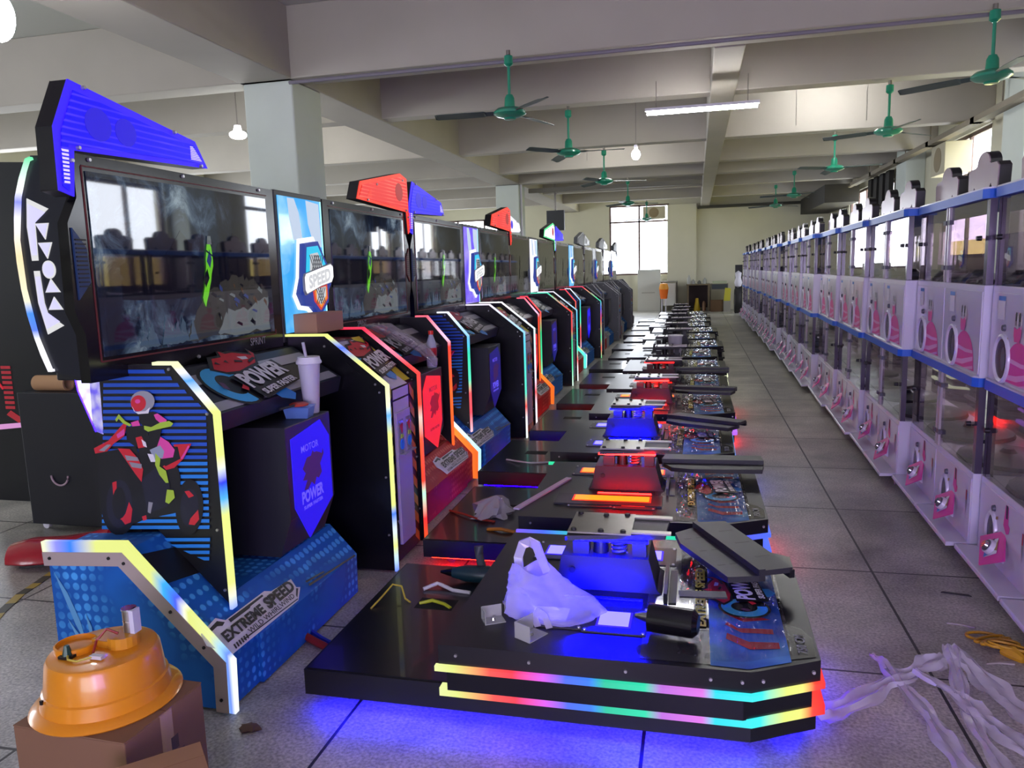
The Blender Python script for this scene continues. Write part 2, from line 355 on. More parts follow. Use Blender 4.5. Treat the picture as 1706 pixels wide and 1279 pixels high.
# game picture on the monitors
def tv_mat(name, bright=1.0):
    m = bpy.data.materials.new(name); m.use_nodes = True; t = m.node_tree; b = t.nodes['Principled BSDF']
    b.inputs['Base Color'].default_value = (.004, .004, .006, 1); b.inputs['Roughness'].default_value = .03; b.inputs['Specular IOR Level'].default_value = .9
    tc = nd(t, 'ShaderNodeTexCoord'); sp = nd(t, 'ShaderNodeSeparateXYZ'); t.links.new(tc.outputs['Object'], sp.inputs[0])
    nz = nd(t, 'ShaderNodeTexNoise'); nz.inputs['Scale'].default_value = 7; nz.inputs['Detail'].default_value = 8; nz.inputs['Roughness'].default_value = .7; nz.inputs['Distortion'].default_value = .8
    t.links.new(tc.outputs['Object'], nz.inputs['Vector'])
    g = nd(t, 'ShaderNodeTexNoise'); g.inputs['Scale'].default_value = 2.6; g.inputs['Detail'].default_value = 1
    t.links.new(tc.outputs['Object'], g.inputs['Vector'])
    mu = nd(t, 'ShaderNodeMath', operation='MULTIPLY'); t.links.new(nz.outputs['Fac'], mu.inputs[0]); t.links.new(g.outputs['Fac'], mu.inputs[1])
    cr = nd(t, 'ShaderNodeValToRGB'); ramp_set(cr, [(0, '#05070f'), (.2, '#0c1424'), (.27, '#182238'), (.34, '#4a5c74'), (.44, '#9cb0c0')])
    t.links.new(mu.outputs[0], cr.inputs[0]); t.links.new(cr.outputs[0], b.inputs['Emission Color']); b.inputs['Emission Strength'].default_value = bright
    MATS[name] = m; return m
tv = tv_mat('game_picture', .55)
def EM2(name, col, es): return M(name, (.004, .004, .006), .03, emis=col, es=es, spec=.9)
green_em = EM2('game_green', '#6fd02a', .8); dark_em = EM2('game_dark', '#0a0d1a', .5); snow_em = EM2('game_snow', '#8c9498', .4); ramp_em = EM2('game_ramp', '#4a4844', .4); blue_em = EM2('game_blue', '#3a4a8a', .5); brown_em = EM2('game_brown', '#6a4a34', .45); mist_em = EM2('game_mist', '#5a6e86', .45)
# sign panel between the monitors
def sign_mat(name, c0, c1, c2):
    m = bpy.data.materials.new(name); m.use_nodes = True; t = m.node_tree; b = t.nodes['Principled BSDF']
    tc = nd(t, 'ShaderNodeTexCoord'); vo = nd(t, 'ShaderNodeTexNoise'); vo.inputs['Scale'].default_value = 3.5; vo.inputs['Detail'].default_value = 4
    t.links.new(tc.outputs['Object'], vo.inputs['Vector']); cr = nd(t, 'ShaderNodeValToRGB'); ramp_set(cr, [(.3, c0), (.5, c1), (.68, c2)])
    t.links.new(vo.outputs['Fac'], cr.inputs[0]); t.links.new(cr.outputs[0], b.inputs['Emission Color']); b.inputs['Emission Strength'].default_value = .95
    b.inputs['Base Color'].default_value = (.05, .05, .05, 1); b.inputs['Roughness'].default_value = .06
    MATS[name] = m; return m
sign_blue = sign_mat('sign_cyan_light', '#18a0f8', '#3fb4ff', '#8ad4ff'); sign_violet = sign_mat('sign_violet_light', '#5a3cff', '#7a60ff', '#a898ff'); sign_grey = M('sign_unlit', '#9aa0a8', .15)
halo = EM('sign_halo_white', '#f4faff', 1.3); sgn_navy = EM('sign_navy', '#1e3aa0', .8); sgn_cyan = EM('sign_cyan_plate', '#20c8f0', 1.0); sgn_white = EM('sign_white_plate', '#ffffff', 1.1); sgn_org = EM('sign_orange_plate', '#f08a20', 1.0); sgn_red = EM('sign_red_plate', '#e04030', .9); sgn_grid = EM('sign_grid_dark', '#50545c', .6); sgn_gl = EM('sign_grid_light', '#d0d4da', .9)
# printed blue skins
def dots_mat(name, c0, c1, c2):
    m = bpy.data.materials.new(name); m.use_nodes = True; t = m.node_tree; b = t.nodes['Principled BSDF']
    tc = nd(t, 'ShaderNodeTexCoord'); vo = nd(t, 'ShaderNodeTexVoronoi'); vo.inputs['Scale'].default_value = 26; vo.inputs['Randomness'].default_value = .12
    nz = nd(t, 'ShaderNodeTexNoise'); nz.inputs['Scale'].default_value = 3.5
    for n in (vo, nz): t.links.new(tc.outputs['Object'], n.inputs['Vector'])
    cr = nd(t, 'ShaderNodeValToRGB'); ramp_set(cr, [(.36, c2), (.44, c1)]); t.links.new(vo.outputs['Distance'], cr.inputs[0])
    c2r = nd(t, 'ShaderNodeValToRGB'); ramp_set(c2r, [(.4, c0), (.62, c1)]); t.links.new(nz.outputs['Fac'], c2r.inputs[0])
    mx = nd(t, 'ShaderNodeMix', data_type='RGBA'); mr = nd(t, 'ShaderNodeMapRange'); mr.inputs[1].default_value = .42; mr.inputs[2].default_value = .58
    t.links.new(nz.outputs['Fac'], mr.inputs[0]); t.links.new(mr.outputs[0], mx.inputs[0]); t.links.new(cr.outputs[0], mx.inputs[6]); t.links.new(c2r.outputs[0], mx.inputs[7])
    t.links.new(mx.outputs[2], b.inputs['Base Color']); b.inputs['Roughness'].default_value = .6; b.inputs['Specular IOR Level'].default_value = .25
    MATS[name] = m; return m
skin_blue = dots_mat('foot_skin_blue', '#123a78', '#1a62b4', '#4aa4e8'); skin_red = dots_mat('foot_skin_red', '#7a1418', '#b8222a', '#d86050')
beige = M('beige_trim', '#a89c94', .5, noise=(6, .06))
grey_led = M('unlit_strip', '#8c8e90', .4)
grey_panel = M('film_covered_panel', '#55565a', .4, noise=(5, .1))

YC = 3.68
OA = Vector((-2.156, 0, 1.224)); ZU = Vector((0, 0, 1)); YU = Vector((0, 1, 0)); XU = Vector((1, 0, 0))
def art_pt(cx, cy):
    """panel artwork laid out on a 1000 x 1280 drawing grid"""
    return (-2.156+.000619*cx-.000076*cy-.0000000*cx*cy, 1.224-.00058*cy+.0000305*cy*cx/1000)
def rider_art(y):
    a = lambda *p: [art_pt(p[i], p[i+1]) for i in range(0, len(p), 2)]
    L = []
    for k in range(25):
        yy = 62+k*43
        L.append((a(90, yy, min(820, 500+max(0, yy-60)*1.1) if yy < 330 else min(850, 790+(yy-330)*.07), yy, min(830, 510+max(0, yy-60)*1.15) if yy < 330 else min(850, 790+(yy-330)*.07), yy+24, 90, yy+24), bluep if k > 13 else dbluep2))
    for k in range(4):
        yy = 1180+k*44; x0 = 480+k*95
        L.append((a(x0, yy, 850, yy, 850, yy+24, x0+50, yy+24), bluep))
    E = lambda cx, cy, rx, ry, n=22: [art_pt(cx+rx*cos(2*pi*k/n), cy+ry*sin(2*pi*k/n)) for k in range(n)]
    dk = M('art_black', '#0a0a14', .5); dk2 = M('art_navy', '#15152a', .5)
    L += [(a(60, 600, 330, 560, 420, 800, 420, 1040, 330, 1080, 120, 1000, 50, 800), dk), (E(215, 945, 130, 215), dk), (E(215, 945, 92, 165), dk2), (a(165, 800, 195, 790, 200, 960, 250, 1060, 225, 1050, 180, 960), redp),
          (a(285, 930, 310, 980, 300, 1070, 260, 1085, 232, 1050, 262, 1010), redp), (E(215, 940, 48, 110), dk),
          (E(705, 970, 95, 190), dk), (E(705, 970, 62, 130), dk2), (a(765, 985, 775, 1050, 745, 1090, 705, 1085, 715, 1045), redp), (a(670, 860, 700, 855, 735, 890, 700, 905), redp),
          (a(330, 480, 560, 520, 640, 760, 640, 1000, 400, 1050, 380, 780), dk), (a(370, 780, 470, 700, 560, 760, 560, 960, 420, 1010), dk2), (a(425, 930, 455, 935, 440, 1010, 420, 1000), greyp), (a(380, 1030, 410, 1020, 415, 1050, 390, 1060), redp),
          (a(35, 570, 140, 520, 170, 545, 130, 590, 45, 605), redp), (a(70, 585, 130, 545, 160, 545, 110, 590), greyp), (a(130, 530, 250, 400, 265, 420, 250, 490, 160, 550), redp), (a(195, 480, 250, 440, 252, 480, 205, 505), pinkp),
          (a(205, 570, 290, 575, 350, 640, 385, 710, 375, 795, 330, 740, 250, 630), redp), (a(255, 615, 345, 630, 355, 655, 270, 650), greyp), (a(285, 660, 375, 675, 375, 705, 305, 695), greyp),
          (a(260, 430, 400, 420, 430, 520, 330, 560, 270, 520), dk), (a(330, 500, 370, 490, 410, 560, 350, 570), redp), (a(370, 510, 400, 530, 410, 565, 385, 555), white),
          (a(590, 545, 710, 540, 660, 640, 600, 700, 545, 715, 520, 690, 620, 640), redp), (a(640, 640, 690, 550, 700, 560, 655, 640), pinkp), (a(540, 560, 620, 560, 640, 640, 540, 690, 500, 640), dk),
          (a(480, 480, 560, 530, 600, 580, 590, 630, 510, 640, 470, 560), pinkp), (a(430, 580, 500, 550, 530, 590, 520, 635, 460, 640), M('art_pale', '#8d9aa8', .5)), (a(415, 605, 455, 610, 475, 660, 440, 660), white),
          (a(470, 600, 505, 640, 500, 690, 545, 720, 565, 800, 545, 800, 500, 745, 470, 680), limep), (a(545, 800, 570, 800, 575, 840, 555, 840), dk2), (a(555, 845, 600, 850, 610, 900, 570, 942, 545, 930), limep),
          (a(350, 340, 450, 330, 520, 360, 500, 500, 480, 560, 440, 560, 420, 460, 360, 400), dk), (a(455, 350, 480, 340, 545, 385, 520, 420, 470, 380), pinkp), (a(300, 400, 350, 385, 365, 420, 310, 425), pinkp),
          (a(190, 380, 215, 345, 260, 390, 305, 415, 290, 425, 245, 405, 215, 375, 200, 395), limep), (a(390, 420, 440, 430, 500, 400, 560, 390, 588, 405, 575, 425, 480, 445, 420, 460, 392, 445), limep),
          (E(378, 262, 82, 68), M('art_helmet', '#8f9298', .5)), (E(350, 275, 52, 52), redp), (a(305, 290, 330, 330, 400, 325, 430, 300, 420, 340, 350, 345, 320, 325), white), (E(345, 262, 18, 14), pinkp)]
    m = MB()
    m.art((0, y, 0), XU, ZU, L, .00018)
    return m
dbluep2 = M('art_stripe_blue', '#1a4fb4', .5)
def power_logo(m, o, u, v, s=1.0, dark=False):
    """red beast riding a blue wheel above the words, drawn in a box about 1 wide"""
    o = Vector(o); u = Vector(u)*s; v = Vector(v)*s
    ring = [(-.38+.27*cos(a), .0+.3*sin(a)) for a in [R(20+k*14) for k in range(20)]]
    rin = [(-.36+.15*cos(a), .0+.17*sin(a)) for a in [R(286-k*14) for k in range(20)]]
    blk = black
    L = [([(-.38+.31*cos(a), .34*sin(a)) for a in [R(k*18) for k in range(20)]], blk), (ring+rin, cyanp), ([(.0, -.36), (.14, -.44), (.28, -.36), (.26, -.24), (.0, -.24)], bluep),
         ([(-.36, .26), (-.16, .46), (.02, .46), (.1, .56), (.16, .5), (.26, .5), (.42, .44), (.5, .4), (.56, .5), (.58, .38), (.48, .28), (.4, .2), (.2, .16), (.0, .12), (-.2, .14)], blk),
         ([(-.3, .26), (-.13, .42), (.03, .42), (.1, .52), (.15, .46), (.27, .46), (.42, .4), (.5, .36), (.55, .45), (.56, .38), (.47, .3), (.38, .23), (.2, .2), (.0, .16), (-.2, .18)], redp),
         ([(.24, .38), (.38, .36), (.36, .31), (.26, .32)], white), ([(-.04, .34), (.02, .36), (.0, .3)], blk), ([(-.2, .33), (-.15, .36), (-.14, .3)], blk), ([(.1, .3), (.2, .27), (.22, .3), (.12, .33)], blk), ([(.28, .24), (.46, .29), (.44, .32), (.3, .28)], blk), ([(-.55, -.04), (-.5, .06), (-.46, .02), (-.5, -.08)], purp), ([(-.34, -.1), (-.2, -.02), (-.2, -.08), (-.3, -.16)], redp),
         ([(-.29, .09), (.645, .21), (.68, -.045), (-.23, -.2)], blk), ([(-.24, -.2), (.6, -.07), (.6, -.2), (-.22, -.33)], blk)]
    m.art(o, u, v, L, .0008)
    n = Vector(u).cross(Vector(v)).normalized()*.0150
    m.text('POWER', o+n+u*.2+v*.02, u*.99+v*.13, v, .25, white, .86)
    m.text('SUPER FASTER', o+n+u*.2+v*-.195, u*.99+v*.13, v, .085, white, .74)
    return m
def extreme_art(m, o, u, v, full=True, dark=black, plate=white):
    """plate with the words, u along the foot and v up the slope"""
    o = Vector(o); u = Vector(u); v = Vector(v)
    P = [(-.0, .135), (.1, .15), (.13, .122), (.385, .122), (.415, .105), (.555, .095), (.545, .055), (.565, .045), (.5, .008), (.03, .012), (.01, .06), (-.015, .09)]
    L = [(P, plate), ([(.015, .128), (.095, .138), (.12, .118), (.1, .112), (.08, .122), (.03, .118)], dark), ([(.14, .118), (.36, .116), (.36, .108), (.27, .107), (.26, .103), (.14, .104)], dark),
         ([(.13, .024), (.5, .012), (.5, .016), (.13, .029)], dark), ([(.5, .018), (.545, .046), (.535, .052), (.505, .03)], dark)]
    L += [([(.07+k*.014, .018), (.078+k*.014, .018), (.082+k*.014, .036), (.074+k*.014, .036)], dark) for k in range(6)]
    if full: L += [([(.60, .05), (.74, .035), (.74, .028), (.60, .042)], dark), ([(.60, .032), (1.0, .002), (1.0, -.006), (.60, .022)], dark)]
    m.art(o, u, v, L, .001)
    n = u.cross(v).normalized()*.0085
    m.text('EXTREME', o+n+u*.185+v*.073, u, v, .042, dark, .25); m.text('SPEED', o+n+u*.43+v*.075, u, v, .05, dark, .2)
    m.text('WILD WHIRLWIND', o+n+u*.33+v*.036, u, v, .02, dark, .32)

def cabinet(side):
    blue = side == 'L'
    f = (lambda y: y) if blue else (lambda y: 2*YC-y)
    def bx(m, x0, x1, y0, y1, z0, z1, mt): m.box(x0, x1, min(f(y0), f(y1)), max(f(y0), f(y1)), z0, z1, mt)
    sy = 1 if blue else -1
    root = thing('racing_cabinet', '', 'arcade machine', (-2.05, f(2.9), 0), 'racing cabinets down the left side')
    mq, me_, ml = (mq_blue, mq_edge, mq_logo) if blue else (mq_red, mq_edger, mq_logor)
    # body
    m = MB(); bx(m, -2.17, -2.035, 2.37, 3.43, .02, 1.165, black); bx(m, -2.20, -2.035, 2.225, 3.43, 1.165, 1.93, black); bx(m, -2.55, -2.17, 3.02, 3.42, .02, 1.3, black)
    m.build('body', root, .006)
    # monitor surround
    fr = [(2.19, 1.93), (2.19, 1.785), (2.14, 1.70), (2.13, 1.41), (2.165, 1.33), (2.165, 1.165), (3.425, 1.165), (3.425, 1.925)]
    m = MB(); m.prism([(f(y), z) for y, z in fr], 'x', -2.04, -2.0, blackg)
    for (y0, z0), (y1, z1) in zip([(2.222, 1.89), (2.222, 1.232), (3.362, 1.232)], [(2.222, 1.232), (3.362, 1.232), (3.362, 1.255)]):
        m.bar([(-1.999, f(y0), z0), (-1.999, f(y1), z1)], .006, .003, M('dull_red_line', '#5a1016', .5), (1, 0, 0))
    m.bar([(-1.999, f(2.222), 1.892), (-1.999, f(3.362), 1.892)], .005, .003, MATS['dull_red_line'], (1, 0, 0))
    for y, z in ((2.26, 1.915), (2.75, 1.915), (3.3, 1.912), (2.75, 1.19)): m.cyl((-1.999, f(y), z), (-1.992, f(y), z), .008, .006, screw, 8)
    frame = m.build('monitor_frame', root)
    m = MB(); m.box(-2.0, -1.996, min(f(2.236), f(3.348)), max(f(2.236), f(3.348)), 1.247, 1.876, tv)
    sc = m.build('screen', frame, keep=False)
    m = MB(); c = f(2.9)-.02 if blue else f(2.83)
    random.seed(11)
    def jag(pts, amp, n=7):
        out_ = []
        for i in range(len(pts)):
            (x0, y0), (x1, y1) = pts[i], pts[(i+1) % len(pts)]
            out_ += [(x0+(x1-x0)*j/n+amp*(random.random()-.5)*(j > 0), y0+(y1-y0)*j/n+amp*(random.random()-.5)*(j > 0)) for j in range(n)]
        return [(max(-.53, min(.43, x)), max(-.305, min(.3, y))) for x, y in out_]
    L = [(jag([(-.53, .0), (-.42, .1), (-.3, .02), (-.18, .14), (-.05, .0), (.05, .08), (.2, .14), (.33, .02), (.43, .08), (.43, -.12), (-.53, -.12)], .03), dark_em),
         (jag([(-.2, -.3), (-.05, -.12), (.05, -.08), (.18, -.04), (.3, -.06), (.43, -.12), (.43, -.3)], .03), ramp_em), (jag([(.0, -.3), (.1, -.18), (.25, -.2), (.43, -.14), (.43, -.3)], .04), snow_em)]
    for q in range(26):
        x = -.02+random.random()*.42; y = -.06-random.random()*.2; w_ = .01+random.random()*.035; h_ = .004+random.random()*.012
        L.append(([(x, y), (x+w_, y-h_-.01), (x+w_*1.1, y-.004), (x+w_*.4, y+h_)], random.choice([ramp_em, snow_em, dark_em, dark_em, brown_em, blue_em])))
    for q in range(16):
        x = -.5+random.random()*.4; h_ = .02+random.random()*.1
        L.append((jag([(x-.03, -.3), (x-.012, -.3+h_*.6), (x, -.3+h_), (x+.015, -.3+h_*.5), (x+.03, -.3)], .012, 3), mist_em))
    L += [(jag([(-.075, -.13), (-.045, -.04), (-.035, .03), (-.02, .09), (.0, .1), (.012, .05), (.012, .0), (-.01, -.06), (-.035, -.12), (-.06, -.17)], .008, 2), green_em), ([(-.03, .02), (-.005, .07), (.006, .03), (-.01, -.01)], blue_em), ([(-.06, -.05), (-.03, -.01), (-.02, -.05), (-.05, -.09)], dark_em), ([(-.018, .09), (-.012, .125), (.01, .125), (.014, .09)], snow_em), ([(-.03, .06), (.03, .03), (.032, .036), (-.028, .068)], dark_em)]
    m.art((-1.9955, c, 1.56), YU, ZU, L, .00008); m.build('game_scene', sc)
    m = MB(); m.text('SPRINT', (-1.998, f(3.2) if blue else f(3.0), 1.213), YU, ZU, .035, greyp, .13); m.build('maker_lettering', frame)
    m = MB(); g = [(2.15, 1.685), (2.205, 1.62), (2.207, 1.505), (2.15, 1.448)]
    m.prism([(f(y), z) for y, z in g], 'x', -2.0, -1.994, M('gill_blue', '#16355c', .4) if blue else M('gill_red', '#5c1620', .4))
    for k in range(12): z = 1.49+k*.014; m.box(-1.995, -1.991, min(f(2.155), f(2.2)), max(f(2.155), f(2.2)), z, z+.005, black)
    m.build('side_gill', frame)
    # marquee
    out = [(2.105, 1.80), (2.11, 2.0), (2.19, 2.16), (2.83, 2.06), (2.90, 1.962), (2.185, 1.935), (2.165, 1.785)]
    if not blue: out = [(2.145, 1.80), (2.145, 2.0), (2.155, 2.165), (2.28, 2.19), (2.94, 2.07), (3.0, 1.962), (2.185, 1.935), (2.165, 1.785)]
    cy = sum(p[0] for p in out)/len(out)
    m = MB(); m.prism([(f(y), z) for y, z in out], 'x', -2.055, -1.99, black); mk = m.build('marquee', root, .004)
    m = MB(); m.prism([(f(y), z) for y, z in out], 'x', -1.99, -1.984, me_)
    for y, z in ((2.165, 1.90), (2.25, 2.145), (2.7, 2.075), (2.2, 1.945), (2.85, 1.966)): m.cyl((-1.985, f(y), z), (-1.973, f(y), z), .008, .006, screw, 8)
    m.build('marquee_rim', mk)
    ins = [(2.118, 1.815), (2.137, 1.99), (2.205, 2.128), (2.815, 2.04), (2.865, 1.978), (2.16, 1.95), (2.145, 1.80)] if blue else [(2.152, 1.815), (2.155, 1.99), (2.178, 2.135), (2.285, 2.165), (2.92, 2.05), (2.97, 1.978), (2.16, 1.95), (2.145, 1.80)]
    m = MB(); m.prism([(f(y), z) for y, z in ins], 'x', -1.984, -1.9805, mq)
    pl = lambda pts: [(f(y), z) for y, z in pts]
    for y, z, r in ((2.30, 2.035, .055), (2.43, 2.03, .048)) if blue else ((2.32, 2.06, .06),):
        m.prism([(f(y)+r*1.1*cos(q), z+r*sin(q)) for q in [2*pi*k/16 for k in range(16)]], 'x', -1.9805, -1.9795, ml)
    for k in range(9): z = 1.825+k*.0125; m.prism(pl([(2.125+.0006*k, z), (2.148+.001*k, z), (2.148+.001*k, z+.007), (2.127, z+.007)]), 'x', -1.9805, -1.979, mq_rib if blue else mq_edger)
    for k in range(9): z = 1.985+k*.006; m.prism(pl([(2.79-.0*k, z), (2.858-.006*k, z), (2.855-.006*k, z+.003), (2.79, z+.003)]), 'x', -1.9805, -1.979, mq_rib if blue else mq_edger)
    m.build('marquee_light', mk)
    # arch panel on the outer side
    prof = [(-2.05, 1.93), (-2.19, 1.935), (-2.245, 1.80), (-2.272, 1.657), (-2.268, 1.49), (-2.24, 1.32), (-2.195, 1.195), (-2.04, 1.17)]
    yb = f(2.215)
    m = MB(); m.prism(prof, 'y', f(2.3), yb, M('arch_navy', '#0c0f1e', .3)); ar = m.build('arch_panel', root)
    m = MB(); m.bar([(x-.004, yb, z) for x, z in [(-2.175, 1.925), (-2.192, 1.92), (-2.225, 1.86), (-2.25, 1.80), (-2.264, 1.73), (-2.274, 1.657), (-2.275, 1.58), (-2.27, 1.49), (-2.258, 1.40), (-2.24, 1.32), (-2.222, 1.26), (-2.2, 1.204), (-2.188, 1.204)]], .009, .03, led_arch, (0, 1, 0)); m.build('arch_light', ar)
    if blue:
        m = MB(); o = (0, yb-.001, 0)
        sh = [[(-2.222, 1.795), (-2.14, 1.757), (-2.2, 1.715), (-2.205, 1.585), (-2.23, 1.585), (-2.235, 1.70)], [(-2.2, 1.71), (-2.145, 1.71), (-2.165, 1.655)], [(-2.197, 1.645), (-2.14, 1.645), (-2.165, 1.59)],
              [(-2.165+.027*cos(q), 1.553+.031*sin(q)) for q in [2*pi*k/20 for k in range(20)]], [(-2.19, 1.475), (-2.128, 1.475), (-2.162, 1.522)], [(-2.185, 1.415), (-2.125, 1.415), (-2.157, 1.46)], [(-2.205, 1.55), (-2.228, 1.55), (-2.225, 1.44), (-2.2, 1.33), (-2.13, 1.36), (-2.19, 1.40), (-2.2, 1.44)]]
        for s_ in sh:
            cx = sum(p[0] for p in s_)/len(s_); cz = sum(p[1] for p in s_)/len(s_)
            m.prism(s_, 'y', yb-.0005, yb-.004, symw)
            m.prism([(cx+(x-cx)*.82, cz+(z-cz)*.82) for x, z in s_], 'y', yb-.004, yb-.0055, sym)
        m.build('symbol_lights', ar)
    # lightning-shaped quilted lamp
    q = [(-2.245, 1.275), (-2.19, 1.305), (-2.2, 1.135), (-2.13, 1.145), (-2.137, .945), (-2.165, .955), (-2.225, 1.11)]
    m = MB(); m.prism(q, 'y', f(2.36), f(2.345), quilt); al = m.build('accent_light', root)
    m = MB(); m.bar([(x-.004, f(2.352), z) for x, z in ((-2.245, 1.275), (-2.225, 1.11), (-2.165, .955))], .006, .014, EM('accent_spill_blue', '#1406ff', 60), (0, 1, 0)); m.build('accent_spill_strip', al)  # glowing strip added for the blue spill on the black case behind
    # outer side panel
    pr = [(-2.17, 1.205), (-1.81, 1.206), (-1.66, 1.03), (-1.66, .31), (-1.945, .59), (-2.2, .585)]
    m = MB(); m.prism(pr, 'y', f(2.345), f(2.372), black)
    for x, z in ((-1.83, 1.19), (-1.69, 1.03), (-1.69, .6), (-1.68, .37)): m.cyl((x, f(2.345), z), (x, f(2.34), z), .006, .005, screw, 8)
    sp = m.build('side_panel', root)
    m = MB(); m.bar([(x, f(2.35), z) for x, z in [(-1.89, 1.211), (-1.808, 1.211), (-1.655, 1.032), (-1.655, .30)]], .011, .032, led_a if blue else led_d, (0, 1, 0)); m.build('edge_light', sp)
    if blue: rider_art(2.343).build('rider_artwork', sp)
    # sloping control shelf with logo
    A = Vector((-1.95, 0, 1.16)); B = Vector((-1.68, 0, 1.0)); vd = (A-B).normalized(); nrm = Vector((vd.z, 0, -vd.x))
    m = MB(); m.prism([(-2.04, 1.162), (-1.95, 1.16), (-1.70, 1.012), (-1.72, .94), (-2.04, .94)], 'y', f(2.375), f(3.43), M('shelf_navy', '#232634', .4)); sh = m.build('control_shelf', root)
    m = MB(); y0 = min(f(2.375), f(3.43)); wd = 1.055; o = B+Vector((0, y0, 0))
    m.art(o, YU, vd, [([(.02, .035), (1.03, .035), (1.03, .085), (.02, .085)], M('shelf_stripe', '#a8a8b0', .35)), ([(.02, .2), (1.03, .2), (1.03, .262), (.02, .262)], MATS['shelf_stripe'])], .0015)
    power_logo(m, o+YU*.46+vd*.155+nrm*.004, YU, vd, .42)
    m.build('logo_artwork', sh)
    # subwoofer box with lit poster
    m = MB(); m.prism([(-2.04, .90), (-1.6, .905), (-1.6, .52), (-1.66, .36), (-2.04, .36)], 'y', f(2.70), f(3.085), M('box_charcoal', '#23242c', .45, noise=(5, .15)))
    sb = m.build('subwoofer_box', root, .005)
    m = MB(); m.prism([(f(y), z) for y, z in [(2.735, .85), (2.99, .885), (3.065, .80), (3.065, .52), (2.84, .40), (2.735, .56)]], 'x', -1.6, -1.596, poster if blue else posterr); ps = m.build('lit_poster', sb)
    m = MB(); c = f(2.885); m.text('MOTOR', (-1.595, c, .79), YU, ZU, .03, poster_t if blue else poster_tr, .15)
    e_ = poster_l if blue else poster_tr; m.build('poster_lettering', ps)
    m = MB(); m.art((-1.5958, c, .655), YU*.2, ZU*.2, [([(-.36, .26), (-.16, .46), (.02, .46), (.1, .56), (.16, .5), (.26, .5), (.42, .44), (.5, .4), (.56, .5), (.58, .38), (.48, .28), (.4, .2), (.45, .0), (.3, -.1), (.2, -.05), (.1, -.2), (-.02, -.1), (-.2, -.22), (-.35, -.2), (-.2, -.02), (-.38, .02), (-.25, .14)], e_)], .0008); m.build('poster_emblem', ps)
    m = MB()
    m.text('POWER', (-1.594, c, .585), YU, ZU, .055, poster_t if blue else posterr, .19); m.text('SUPER FASTER', (-1.594, c, .54), YU, ZU, .016, poster_t if blue else poster_tr, .17)
    m.build('poster_lettering', ps)
    # foot housing
    lo = [(-2.06, .01), (-1.56, .01), (-1.556, .2), (-1.685, .339), (-2.06, .339)]
    sk = skin_blue if blue else skin_red
    m = MB(); m.prism(lo, 'y', f(2.36), f(3.185), sk)
    m.prism([(-2.27, .012), (-1.575, .012), (-1.575, .2), (-1.93, .575), (-2.265, .55)], 'y', f(2.165), f(2.362), sk); ft = m.build('foot_housing', root)
    m = MB()
    m.bar([(-2.272, f(2.158), .575), (-1.93, f(2.158), .592), (-1.553, f(2.158), .2), (-1.56, f(2.158), .012)], .038, .022, led_foot if blue else M('x', '#000000') and led_foot_r, (0, 1, 0)); m.build('foot_light', ft)
    m = MB(); m.bar([(-2.27, f(2.153), .53), (-1.945, f(2.153), .548), (-1.585, f(2.153), .19), (-1.59, f(2.153), .012)], .05, .016, beige, (0, 1, 0))
    for x, z in ((-2.24, .535), (-1.99, .55), (-1.93, .535), (-1.76, .37), (-1.64, .25), (-1.59, .06)): m.cyl((x, f(2.146), z), (x, f(2.141), z), .006, .006, black, 8)
    m.build('foot_trim', ft)
    A = Vector((-1.93, 0, .60)); B = Vector((-1.555, 0, .20)); vd = (A-B).normalized(); nn = Vector((vd.z, 0, -vd.x))
    m = MB(); o = B+Vector((0, 2.14 if blue else f(2.82), 0))+nn*.002
    extreme_art(m, o, YU, vd, blue)
    m.build('foot_lettering', ft)
    if blue:
        m = MB(); q = Vector((-1.575, 0, .2)); v2 = (Vector((-1.93, 0, .575))-q).normalized(); n2 = Vector((v2.z, 0, -v2.x))
        m.art(q+n2*.002, YU, v2, [([(2.19, .34), (2.355, .31), (2.355, .44), (2.19, .48)], black)], .002)
        m.build('access_hatch', ft)
        m = MB(); o = (0, 2.1640, 0)
        pale = M('pale_blue_print', '#5a9cc8', .5)
        m.art(o, XU, ZU, [([(-2.25, .48), (-2.2, .4), (-2.16, .3), (-2.14, .2), (-2.18, .28)], pale), ([(-2.21, .3), (-2.15, .22), (-2.1, .1), (-2.16, .18)], pale), ([(-2.13, .33), (-2.11, .28), (-2.1, .2), (-2.12, .24)], pale)], .0012)
        m.build('flash_artwork', ft)
    return root
led_foot_r = LED('led_foot_red', 'X', -.25, .51, [(0, '#ff5a1e'), (.5, '#ff4a20'), (.68, '#40e0c0'), (.74, '#ff9a40'), (.85, '#ff8a30'), (1, '#ff6a20')], 1.1)

